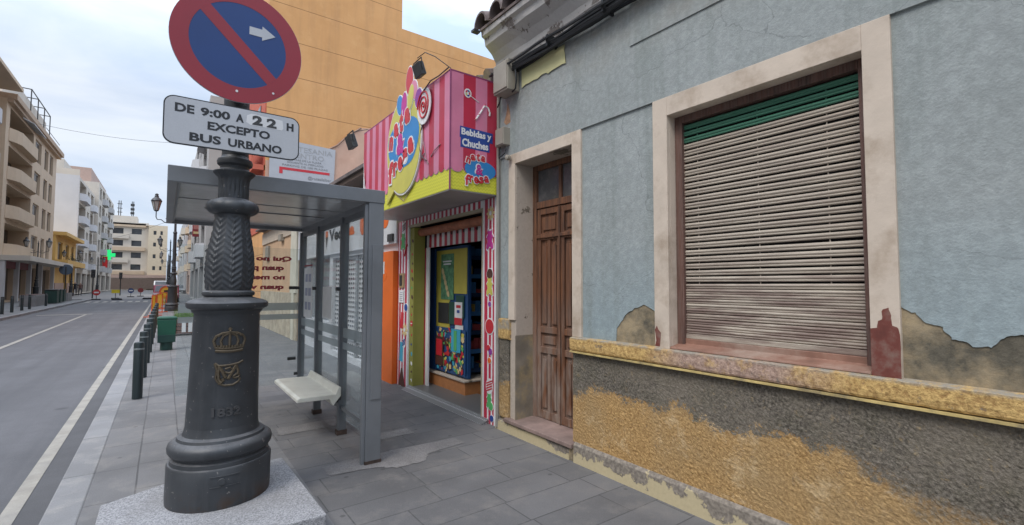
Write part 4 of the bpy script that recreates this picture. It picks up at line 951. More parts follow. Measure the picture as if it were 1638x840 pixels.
# floodlights
def flood(name, loc, label, k=1.0, arm=None):
    e = empty(name, loc, label, 'floodlight')
    mb_ = MB(); mb_.obox((0, 0, 0), (1, 0, .35), (0, 1, 0), (-.35, 0, 1), .035*k, .10*k, .085*k); mb_.build('housing', M['steel'], e, .006)
    mb_ = MB(); mb_.obox((.038*k, 0, .013*k), (1, 0, .35), (0, 1, 0), (-.35, 0, 1), .003, .09*k, .075*k); mb_.build('lens', plain('grey_lens', (0.2, 0.2, 0.21), .2), e)
    mb_ = MB(); mb_.tube([(0, -.11*k, -.01), (-.02, -.115*k, .12*k), (-.02, .115*k, .12*k), (0, .11*k, -.01)], .008*k, 6); mb_.build('bracket', M['steel'], e)
    mb_ = MB(); mb_.tube(arm, .005, 6); mb_.build('arm', M['steel'], e); return e
flood('floodlight', (2.2, 4.74, 3.92), 'grey floodlight on a bent arm above the round candy emblem', .85, [(-.02, 0, .13), (.0, -.15, .14), (.02, -.35, .02), (.16, -.44, -.10)])
flood('floodlight', (2.5, 8.05, 3.98), 'dark square floodlight left of the striped sign box', 1.3, [(-.02, 0, .16), (.2, -.2, .2), (.6, -.5, .1), (.9, -.8, .0)])

# ------------------------------------------------------------------ WHITE / ORANGE SHOP (7.07..13.6)
V = empty('white_shop', (3.3, 10.3, 0), 'low white shop with orange pillar and perforated shutter behind the bus shelter', 'shop')
def vp(mb, name, m_, bevel=0):
    o = mb.build(name, m_, bevel=bevel); o.parent = V
    bpy.context.view_layer.update(); o.matrix_parent_inverse = V.matrix_world.inverted(); return o
wh = mat('white_shop_panel', (0.60, 0.60, 0.61), .5, var=.04, dirt=(0.4, 0.4, 0.38), dirt_amt=.2)
mb = MB(); wall_holes(mb, (2.99, 0, 0), (0, 1, 0), (-1, 0, 0), (7.07, 13.9), (0, 3.45), [(7.75, 10.75, .12, 2.12), (11.0, 13.2, .7, 2.2)], .18, back=True, thick=4)
vp(mb, 'wall', wh)
mb = MB(); mb.box(2.93, 2.988, 7.07, 13.9, 2.20, 3.0); vp(mb, 'fascia', wh, .005)
mb = MB(); mb.box(2.89, 2.988, 7.08, 7.72, 0, 2.08, 0); mb.box(2.884, 2.8895, 7.44, 7.64, 1.72, 1.92, 1); mb.prism(disc_pts((2.8895, 7.5, 1.70), .16, .10, '-X', 18), (-.003, 0, 0), 0)
vp(mb, 'orange_pillar', [M['orange'], wh])
mb = MB()
for k in range(26): mb.box(2.886, 2.9, 7.722, 7.74, .15+.075*k, .19+.075*k)
vp(mb, 'pillar_edge_notches', M['dark'])
mb = MB(); mb.box(2.90, 2.93, 7.16, 7.38, 2.24, 2.36, 0); vp(mb, 'vent_grille', M['steel'])
def m_shutter():
    s = NT('perforated_grey_shutter'); X = s.xyz(s.pos())
    fy = s.math('FRACT', s.math('MULTIPLY', X['Y'], 1/.13)); fz = s.math('FRACT', s.math('MULTIPLY', X['Z'], 1/.095))
    h = s.math('MULTIPLY', s.math('LESS_THAN', fy, .62), s.math('LESS_THAN', s.math('ABSOLUTE', s.math('SUBTRACT', fz, .5)), .22))
    s.color(s.mix(h, (0.56, 0.56, 0.56), (0.02, 0.02, 0.025))); s.b.inputs['Roughness'].default_value = .5; s.bump(s.math('PINGPONG', X['Z'], .0475), .5, .3); return s.m
mb = MB(); mb.box(3.06, 3.09, 7.76, 10.74, .13, 2.11); vp(mb, 'roller_shutter', m_shutter())
mb = MB(); mb.box(3.02, 3.058, 7.76, 10.74, .42, .60, 0); mb.box(3.02, 3.058, 7.76, 7.84, .13, 2.11); mb.box(3.02, 3.058, 9.2, 9.3, .13, 2.11); vp(mb, 'shutter_rail', plain('grey_rail', (0.3, 0.31, 0.32)))
mb = MB(); mb.box(3.1, 3.14, 11.02, 13.18, .72, 2.18); vp(mb, 'window_pane', plain('grey_window_pane', (0.22, 0.24, 0.25), .2))
mb = MB(); text_mb(mb, 'Veci', (2.929, 10.32, 2.62), 1.05, .26, '-X', .006, .03, 0); text_mb(mb, 'na', (2.929, 9.38, 2.60), .50, .17, '-X', .006, .05, 1)
mb.prism(disc_pts((2.929, 8.66, 2.66), .14, .20, '-X', 20), (-.005, 0, 0), 1); mb.prism(disc_pts((2.929, 8.52, 2.80), .10, .07, '-X', 16), (-.006, 0, 0), 1); mb.prism(disc_pts((2.929, 7.55, 2.62), .16, .14, '-X', 20), (-.005, 0, 0), 1)
mb.prism(poly_pts((2.929, 11.05, 2.58), [(-.1, .03), (.1, .03), (0, -.22)], '-X'), (-.004, 0, 0), 0); mb.prism(disc_pts((2.929, 11.05, 2.66), .10, .09, '-X', 14), (-.004, 0, 0), 1)
vp(mb, 'lettering', [M['black'], M['orange']])
mb = MB(); mb.prism([(2.55, 7.08, 3.46), (2.55, 7.08, 3.52), (7.0, 7.08, 4.3), (7.0, 7.08, 3.45)], (0, 6.8, 0), 0); vp(mb, 'roof', M['tile'])
mb = MB(); mb.box(2.60, 2.99, 7.09, 13.85, 3.38, 3.455); vp(mb, 'eave', plain('dark_brown_eave', (0.12, 0.08, 0.06)))

# cream strip + tan low building 13.9..20
T = empty('tan_low_house', (3.3, 17, 0), 'low tan house with stone base seen through the end glass of the shelter', 'house')
def tp(mb, name, m_, par=T):
    o = mb.build(name, m_); o.parent = par
    bpy.context.view_layer.update(); o.matrix_parent_inverse = par.matrix_world.inverted(); return o
tan = mat('tan_plaster', (0.50, 0.33, 0.20), .9, var=.1, vscale=2)
stone = mat('veined_stone_base', (0.46, 0.40, 0.30), .6, var=.25, vscale=4, dirt=(0.22, 0.17, 0.12), dirt_amt=.5, dscale=3)
mb = MB(); mb.box(2.97, 7, 13.95, 19.95, 0, 3.5); tp(mb, 'wall', tan)
mb = MB(); mb.box(2.93, 2.968, 13.95, 19.95, 0, 1.3); tp(mb, 'stone_base', stone)
mb = MB(); mb.box(2.90, 2.968, 13.95, 14.7, 1.3, 3.4); mb.box(2.90, 2.928, 14.2, 14.5, 0, 1.3); tp(mb, 'cream_pilaster', plain('cream_pilaster_paint', (0.55, 0.52, 0.42)))
mb = MB(); mb.box(2.93, 2.968, 14.7, 19.9, 3.0, 3.4); tp(mb, 'fascia', plain('pale_tan_fascia', (0.5, 0.42, 0.33)))
mb = MB(); mb.box(2.86, 2.968, 16.0, 16.4, 2.9, 3.1); tp(mb, 'wall_fixture', M['greybox']); mb = MB(); mb.box(2.9, 2.968, 18.4, 19.0, 2.4, 2.9); tp(mb, 'wall_fixture', M['greybox'])
mb = MB(); mb.prism([(2.7, 13.95, 3.5), (2.7, 13.95, 3.56), (7, 13.95, 4.4), (7, 13.95, 3.5)], (0, 6.0, 0)); tp(mb, 'roof', M['tile'])

# ------------------------------------------------------------------ OCHRE TOWER
O = empty('ochre_apartment_block', (9, 28, 0), 'tall ochre apartment block with a blank jointed side wall behind the shops', 'building')
def op(mb, name, m_): return tp(mb, name, m_, O)
mb = MB(); mb.box(2.97, 8.42, 20, 36, 0, 22); mb.box(8.42, 16.5, 20.003, 36, 0, 13.25); op(mb, 'wall', M['ochre'])
pinkp = mat('pink_party_wall_plaster', (0.56, 0.36, 0.265), .9, var=.12, vscale=1.2, dirt=(0.42, 0.2, 0.13), dirt_amt=.35, dscale=.8, bscale=5)
prof = [(2.98, 3.3), (2.98, 6.28), (4.0, 6.45), (4.6, 6.75), (4.75, 6.60), (5.0, 6.72), (5.2, 7.05), (5.6, 7.3), (6.0, 7.75), (6.6, 8.25), (7.2, 8.35), (8.5, 8.2), (11, 7.4), (11, 3.3)]
mb = MB(); mb.prism([(x, 19.96, z_) for x, z_ in prof], (0, .036, 0)); op(mb, 'old_party_wall_plaster', pinkp)
mb = MB()
for (x, z_) in ((4.62, 6.55), (5.1, 6.8)): mb.box(x-.06, x+.06, 19.93, 19.958, z_-.35, z_)
for i in range(2, 9):
    a, b = prof[i], prof[i+1]; mb.tube([(a[0], 19.95, a[1]), (b[0], 19.95, b[1])], .035, 6)
op(mb, 'roof_line_scar', plain('brown_scar', (0.28, 0.17, 0.12)))
terr = mat('terracotta_facade', (0.50, 0.12, 0.07), .8, var=.1)
mb = MB(); mb.box(2.55, 2.968, 20.02, 35.9, 5.9, 6.1); mb.box(2.5, 2.56, 20.02, 35.9, 6.1, 7.1); op(mb, 'balcony', terr)
mb = MB(); mb.box(2.93, 2.968, 20.02, 35.9, 3.6, 12); op(mb, 'terracotta_facade', terr)
for k in range(5):
    for j in range(3):
        mb = MB(); y = 21+k*3; z_ = 4.2+j*3
        mb.box(2.90, 2.928, y, y+1.4, z_, z_+1.5); op(mb, 'window', plain('dark_glazing', (0.04, 0.045, 0.05), .2)) if k+j else op(mb, 'window', plain('dark_glazing', (0.04, 0.045, 0.05), .2))
# banner
bn = empty('banner', (4.05, 19.9, 5.86), 'large white advertising banner with a red arrow bar on the pink party wall', 'banner')
mb = MB(); mb.prism([(-.95, .03, -.40), (1.45, .03, -.35), (1.50, .03, 1.24), (-.95, .03, 1.36)], (0, -.02, 0)); mb.build('sheet', M['signwhite'], bn)
gp = plain('pale_grey_print', (0.33, 0.33, 0.33)); gp2 = plain('mid_grey_print', (0.2, 0.2, 0.2))
mb = MB()
text_mb(mb, 'ARTESANIA', (.50, .008, 1.03), 1.75, .20, '-Y', .004, -.0, 0); text_mb(mb, 'CENTRO', (.40, .008, .78), 1.3, .20, '-Y', .004, -.0, 0)
text_mb(mb, 'DETRAS DE LA PLAZA', (.35, .008, .59), 1.2, .075, '-Y', .004, .0, 1); text_mb(mb, 'SIGUIENTE AL MERCADO', (.35, .008, .47), 1.35, .075, '-Y', .004, .0, 1); text_mb(mb, 'PARKING DE 100 PLAZAS', (.35, .008, .34), 1.7, .075, '-Y', .004, .0, 1)
text_mb(mb, '@rutealalber', (.9, .008, -.08), .9, .16, '-Y', .004, .0, 1)
mb.build('lettering', [gp, gp2], bn)
mb = MB(); mb.box(-.60, 1.28, .004, .0085, .14, .24); mb.box(-.60, -.48, .003, .0085, -.02, .139); mb.build('red_bar', M['red'], bn)

# ------------------------------------------------------------------ generic facades
def facade(name, label, X, side, y0, y1, H_, floors, wallm, cols, slab=None, glass=None, depth=10, railm=None, cat='building', zg=3.4, ground=None, bal=None, frame_m=None):
    """side=+1 faces +X (left of street), -1 faces -X. cols: list of (ya, yb, kind) kind: w window, l loggia with balcony, b balcony door"""
    E_ = empty(name, (X - side*depth/2, (y0+y1)/2, 0), label, cat)
    def ep(mb_, nm, m_, par=E_):
        o_ = mb_.build(nm, m_); o_.parent = par
        bpy.context.view_layer.update(); o_.matrix_parent_inverse = par.matrix_world.inverted(); return o_
    holes = []; fh = (H_-zg)/floors
    for k in range(floors):
        zb_ = zg+k*fh
        for (a, b, kind) in cols:
            if kind == 'w': holes.append((a, b, zb_+fh*.32, zb_+fh*.80, .22))
            elif kind == 'n': holes.append((a, b, zb_+fh*.12, zb_+fh*.80, .22))
            elif kind == 'l': holes.append((a, b, zb_+fh*.06, zb_+fh*.86, 1.4))
    gh = []
    if ground:
        for (a, b) in ground: gh.append((a, b, .15, zg-.7, .35))
    mb_ = MB(); wall_holes(mb_, (X, 0, 0), (0, 1, 0), (side, 0, 0), (y0, y1), (0, H_), holes+gh, .2, back=True, thick=depth, mi=0)
    mb_.box(X-side*depth, X-side*(depth-.1), y0, y1, 0, H_)
    ep(mb_, 'wall', wallm)
    gm = glass or GL
    for h in holes:
        a, b, c, d, dp_ = h; xg = X-side*(dp_-.03)
        mw = MB(); mw.box(xg, xg-side*.02, a+.03, b-.03, c+.03, d-.03); wo = ep(mw, 'window', gm)
        if dp_ < 1:
            mw = MB(); mw.box(xg+side*.03, xg, (a+b)/2-.04, (a+b)/2+.04, c, d); mw.box(xg+side*.03, xg, a, b, d-.12, d); mw.box(xg+side*.03, xg, a, b, c, c+.08); ep(mw, 'frame', frame_m or FRM, wo)
    for (a, b, kind) in cols:
        if kind in 'lb':
            for k in range(floors):
                zb_ = zg+k*fh; pj = bal or .55
                mw = MB(); n = 12; ym = (a+b)/2; hw = (b-a)/2+.15; pts = [(X+side*.002, ym-hw, 0), ]
                for q in range(n+1):
                    t = q/n; yy = ym-hw+2*hw*t; pts.append((X+side*pj*min(1, 2.6*math.sin(math.pi*t) if 0 < t < 1 else 0.05), yy, 0))
                pts.append((X+side*.002, ym+hw, 0))
                mw.prism([(x, y, zb_-.05) for x, y, _ in pts], (0, 0, .22))
                solid = railm != 'rail'
                if solid:
                    P = pts[1:-1]
                    for i in range(len(P)-1):
                        (xa, ya_, _), (xb, yb_, _) = P[i], P[i+1]
                        mw.prism([(xa, ya_, zb_+.171), (xb, yb_, zb_+.171), (xb-side*.1, yb_, zb_+.171), (xa-side*.1, ya_, zb_+.171)], (0, 0, .82))
                ep(mw, 'balcony', slab or wallm)
    for (a, b) in (ground or []):
        mw = MB(); mw.box(X-side*.30, X-side*.32, a+.05, b-.05, .2, zg-.75); ep(mw, 'shopfront', GL)
    return E_, ep
GL = mat('dark_window_glass', (0.055, 0.06, 0.068), .15, var=.4, vscale=.8); FRM = plain('white_window_frame', (0.5, 0.49, 0.47))
tanb = mat('tan_brick_facade', (0.54, 0.42, 0.30), .85, var=.06, vscale=1); whb = mat('white_render_facade', (0.56, 0.56, 0.57), .85, var=.05, vscale=.5)
crb = mat('cream_render_facade', (0.56, 0.51, 0.44), .85, var=.06, vscale=.6); greyb = mat('grey_render_facade', (0.42, 0.41, 0.40), .85, var=.08, vscale=.6)
yelb = mat('mustard_house_paint', (0.60, 0.38, 0.12), .8, var=.08, vscale=.8); rosb = mat('rose_brown_facade', (0.42, 0.30, 0.25), .85, var=.08)
LX = -10.3
E0, ep = facade('balcony_block', 'pale apartment block at the left edge with white projecting balconies', LX-.6, 1, 34, 52.3, 16.6, 4, crb, [(36, 42, 'l'), (44, 51, 'l')], slab=whb, zg=3.6, ground=[(36, 42), (44, 50)], bal=.9)
mb = MB(); mb.box(LX-8, LX+.9, 34, 52.4, 16.6, 16.85); ep(mb, 'roof', tanb)
E1, ep = facade('tan_balcony_block', 'tan five storey apartment block with curved balconies and loggias across the street', LX, 1, 52.5, 73.6, 16.0, 4, tanb, [(53.6, 62.0, 'l'), (62.9, 65.6, 'n'), (67.2, 69.0, 'n'), (69.9, 71.7, 'n')], zg=3.7, ground=[(53.2, 57), (57.6, 61.5), (62.2, 66.5), (67, 72.6)])
mb = MB(); mb.box(LX-9.5, LX+.55, 52.55, 74.1, 16.0, 16.45); mb.box(LX-9.5, LX+.35, 52.55, 73.9, 15.75, 15.99); ep(mb, 'cornice', mat('brown_tan_cornice', (0.42, 0.31, 0.22), .85))
mb = MB(); mb.box(LX-8, LX-.6, 54, 71, 16.45, 19.0); mb.box(LX-8, LX-.2, 71, 73.4, 16.45, 17.4); ep(mb, 'penthouse', crb)
mb = MB()
for y in (62, 65, 68, 71): mb.tube([(LX-.3, y, 16.4), (LX-.3, y, 19.8)], .05, 5); mb.tube([(LX-.3, y, 19.8), (LX-3, y, 19.9)], .05, 5)
mb.tube([(LX-.3, 62, 19.8), (LX-.3, 71, 19.8)], .05, 5); mb.tube([(LX+.2, 66, 17.3), (LX+.2, 73.5, 17.3)], .03, 5); ep(mb, 'roof_pergola', M['steel'])
mb = MB(); mb.box(LX+.002, LX+1.7, 52.6, 74.4, 3.35, 3.75); ep(mb, 'canopy', crb)
mb = MB(); mb.box(LX+.02, LX+.12, 53, 62, 2.75, 3.34); ep(mb, 'shop_fascia', plain('dark_red_fascia', (0.16, 0.03, 0.04)))
mb = MB()
for y in (52.9, 57.3, 61.9, 66.8, 73.2): mb = MB(); mb.box(LX+.01, LX+.3, y-.2, y+.2, 0, 3.34); ep(mb, 'pier', whb)
for k in range(4):
    mb = MB(); z_ = 3.7+3.075*k+.2
    for q in range(14): mb.box(LX-.35, LX-.32, 62.95+q*.2, 62.99+q*.2, z_+.2, z_+1.1)
    mb.box(LX-.36, LX-.31, 62.9, 65.6, z_+1.1, z_+1.16); ep(mb, 'railing', M['steel'])
# awning
mb = MB(); mb.prism([(LX+.3, 56, 3.72+3.075*3+2.6), (LX+1.0, 56, 3.72+3.075*3+2.2), (LX+1.0, 56, 3.72+3.075*3+2.13), (LX+.3, 56, 3.72+3.075*3+2.5)], (0, 5, 0)); ep(mb, 'awning', whb)

E2, ep = facade('yellow_house', 'two storey mustard yellow house between the tan and the white blocks', LX+.0, 1, 75.5, 90.8, 7.2, 1, yelb, [(77, 80, 'n'), (82.5, 85, 'n'), (87, 89, 'n')], zg=3.9, ground=[(81.5, 84), (86, 89)])
mb = MB(); mb.box(LX-8, LX+.9, 75.4, 90.7, 7.2, 7.6); mb.box(LX-8, LX-2, 77, 86, 7.6, 8.4); ep(mb, 'roof', yelb)
mb = MB(); mb.box(LX+.002, LX+1.1, 75.5, 90.7, 3.7, 4.35); ep(mb, 'balcony', yelb)
mb = MB(); mb.box(LX+.002, LX+.1, 75.5, 81.3, 0, 1.6); mb.box(LX+.002, LX+.1, 84.2, 85.8, 0, 1.6); ep(mb, 'base', rosb)
mb = MB()
rr = random.Random(5)
for k in range(260):
    c = Vector((LX+1.0+rr.uniform(-.3, .3), rr.uniform(77, 90), 4.45+rr.uniform(0, .7)*rr.random())); d = Vector((rr.uniform(-1, 1), rr.uniform(-1, 1), rr.uniform(-.3, 1)))*.16
    mb.add([c, c+d, c+d.cross(Vector((0, 0, 1)))*.8+d*.4], [(0, 1, 2)])
tag(mb.build('balcony_plants', mat('dark_balcony_foliage', (0.05, 0.06, 0.03), .8)), 'straggly dark plants along the balcony edge of the yellow house', 'plants', kind='stuff')

E3, ep = facade('white_gable_block', 'tall block with blank pale grey gable and rounded balcony bays', LX+.0, 1, 91, 110, 17.0, 4, crb, [(92.2, 99, 'l'), (101, 103, 'n'), (105, 108.5, 'l')], slab=whb, zg=3.8, ground=[(92, 97), (98, 103), (104, 109)], bal=.7)
mb = MB(); mb.box(LX-14, LX+.05, 90.85, 90.995, 0, 17.05); ep(mb, 'gable', whb)
mb = MB(); mb.box(LX-10, LX-1.8, 92, 108, 17, 19.4); mb.box(LX-14, LX+.05, 90.85, 91.1, 17.05, 17.9); ep(mb, 'penthouse', crb)
for k in range(2):
    mb = MB(); mb.box(LX-4.4+k*0, LX-3.4, 91.9, 91.99, 18.1, 18.7) if k == 0 else mb.box(LX-7.4, LX-6.4, 91.9, 91.99, 18.1, 18.7); ep(mb, 'window', GL)
E4, ep = facade('cream_far_block', 'cream apartment block with stacked balconies beyond the rounded bays', LX+.5, 1, 110.3, 140, 19.5, 5, crb, [(112, 115, 'n'), (116.5, 121, 'l'), (124, 126, 'n'), (128, 133, 'l'), (135, 138, 'n')], slab=greyb, zg=3.8, ground=[(112, 118), (120, 127), (129, 137)], bal=.7)
mb = MB(); mb.box(LX-9, LX-.8, 112, 138, 19.5, 22.2); ep(mb, 'penthouse', rosb)

# end-of-street block (faces the camera)
EE = empty('end_block', (-5, 165, 0), 'wide cream apartment block closing the far end of the street', 'building')
def ee(mb_, nm, m_, par=EE):
    o_ = mb_.build(nm, m_); o_.parent = par; bpy.context.view_layer.update(); o_.matrix_parent_inverse = par.matrix_world.inverted(); return o_
holes = []
for k in range(4):
    for (a, b) in ((-15, -12.5), (-11, -8.6), (-7.0, -5.0)): holes.append((a, b, 5.0+k*3, 6.4+k*3, .3))
mb = MB(); wall_holes(mb, (0, 152, 0), (1, 0, 0), (0, -1, 0), (-17, -3.6), (0, 16.6), holes, .3, thick=14); ee(mb, 'wall', crb)
holes2 = [(-2.6, -2.0, 5.0+3*k, 6.0+3*k, .3) for k in range(4)]+[(-1.2, -.7, 5.0+3*k, 6.0+3*k, .3) for k in range(4)]
mb = MB(); wall_holes(mb, (0, 150.5, 0), (1, 0, 0), (0, -1, 0), (-3.6, .3), (0, 16.4), holes2, .3, thick=14); ee(mb, 'tower_wall', mat('sunlit_cream_facade', (0.62, 0.52, 0.38), .85, var=.05))
for h in holes: mb = MB(); mb.box(h[0]+.02, h[1]-.02, 152.25, 152.28, h[2], h[3]); ee(mb, 'window', GL)
for h in holes2: mb = MB(); mb.box(h[0]+.02, h[1]-.02, 150.75, 150.78, h[2], h[3]); ee(mb, 'window', GL)
for k in range(5): mb = MB(); mb.box(-17, -7.5 if k % 2 else -4.2, 151.5, 151.998, 3.8+3*k, 4.7+3*k); ee(mb, 'balcony', crb if k % 2 else tanb)
mb = MB(); mb.box(-12, -6, 153, 160, 16.6, 18.6); mb.box(-17, -3.6, 151.5, 151.99, 16.3, 16.9); ee(mb, 'roof_room', crb)
mb = MB()
for x in (-9.8, -9.4, -7.2, -6.9): mb.tube([(x, 154, 18.5), (x, 154, 22.5)], .09, 5)
for z_ in (19.5, 20.5, 21.6): mb.box(-10.1, -9.1, 153.9, 154.1, z_, z_+.15); mb.box(-7.5, -6.7, 153.9, 154.1, z_-.3, z_+.3)
ee(mb, 'antenna_mast', M['steel'])
mb = MB(); mb.box(-17, .3, 149.6, 150.4, 3.0, 3.7); ee(mb, 'canopy', rosb)
mb = MB(); mb.box(-16.8, .2, 149.6, 150.4, .2, 2.9); ee(mb, 'shopfront', plain('dim_brown_shopfront', (0.14, 0.10, 0.08)))
# right-hand far buildings
E5, ep = facade('grey_beige_block', 'tall grey beige block on the right with projecting bay seen above the shelter roof', 2.3, -1, 40, 64, 15.2, 4, greyb, [(42, 46, 'l'), (49, 51, 'n'), (53, 57, 'l'), (60, 62, 'n')], slab=whb, zg=3.6, ground=[(42, 47), (49, 54), (56, 62)], bal=.5)
E6, ep = facade('pink_beige_block', 'brownish pink block on the right beyond the grey block', 2.97, -1, 64.3, 96, 12.5, 3, rosb, [(66, 70, 'l'), (73, 75, 'n'), (78, 82, 'l'), (85, 87, 'n'), (90, 94, 'l')], slab=tanb, zg=3.6, ground=[(66, 72), (76, 82), (86, 93)], bal=.5)
E7, ep = facade('white_far_block', 'narrow white building farthest down the right side of the street', 2.6, -1, 96.3, 150, 13.5, 3, whb, [(99, 103, 'l'), (106, 108, 'n'), (112, 116, 'l'), (122, 126, 'n'), (132, 138, 'l')], slab=crb, zg=3.6, ground=[(98, 104), (108, 116)], bal=.5)
E8, ep = facade('beige_corner_house', 'three storey beige building between the ochre block and the grey block', 2.97, -1, 36.1, 39.9, 9.5, 2, crb, [(37, 39, 'n')], slab=tanb, zg=3.6, ground=[(36.8, 39.2)], bal=.5)
# hanging signs and awning on the right
hs = empty('hanging_sign', (2.6, 50, 5.7), 'dark red vertical hanging sign on the right-hand facade beyond the shelter', 'sign')
mb = MB(); mb.box(-.75, .15, -.06, .06, 0, 1.5); mb.build('panel', plain('dark_red_sign', (0.26, 0.03, 0.035)), hs, .02)
mb = MB(); mb.box(-.68, .08, -.075, -.061, .25, .45, 0); mb.box(-.68, .08, -.075, -.061, .65, 1.25, 1); mb.build('lettering', [M['sand'], plain('dull_pink_print', (0.42, 0.16, 0.14))], hs)
hs = empty('hanging_sign', (2.8, 32, 2.6), 'pale blue and white square sign on the right-hand wall beneath the dark awning', 'sign')
mb = MB(); mb.box(-.55, .15, -.05, .05, 0, .85); mb.build('panel', M['white'], hs, .01); mb = MB(); mb.box(-.45, .05, -.056, -.051, .12, .73); mb.build('lettering', plain('pale_blue_print', (0.35, 0.5, 0.6)), hs)
mb = MB(); mb.prism([(2.96, 30, 4.1), (1.9, 30, 3.55), (1.9, 30, 3.5), (2.96, 30, 3.6)], (0, 4, 0)); tag(mb.build('awning', plain('black_awning', (0.03, 0.03, 0.03))), 'black awning over the pavement on the right beyond the shelter', 'awning')
mb = MB(); mb.box(2.5, 2.9, 60, 60.3, 3.2, 4.4); tag(mb.build('lit_shop_sign', plain('red_sign_face', (0.6, 0.04, 0.03))), 'small red box sign far down the right side', 'sign')
# pharmacy cross and red sign on the left
em = NT('green_lit_cross'); em.b.inputs['Emission Color'].default_value = (0.02, 1, 0.25, 1); em.b.inputs['Emission Strength'].default_value = .5; em.color((0.02, .5, .15))
pc_ = empty('pharmacy_cross', (-9.0, 122, 7.2), 'lit green pharmacy cross sticking out of the left-hand facade', 'sign')
mb = MB(); mb.box(-.35, .35, -.1, .1, -1.0, 1.0); mb.box(-1.0, -.352, -.1, .1, -.35, .35); mb.box(.352, 1.0, -.1, .1, -.35, .35); mb.build('cross', em.m, pc_)
mb = MB(); mb.box(-1.6, -1.0, -.04, .04, -.05, .05); mb.build('bracket', M['steel'], pc_)
rs = empty('hanging_sign', (-9.2, 118, 4.6), 'bright red vertical sign below the green cross', 'sign'); mb = MB(); mb.box(-.35, .35, -.08, .08, 0, 2.1); mb.build('panel', plain('bright_red_sign', (0.75, .03, .03)), rs); mb = MB(); mb.box(-.9, -.35, -.03, .03, 1.0, 1.08); mb.build('bracket', M['steel'], rs)

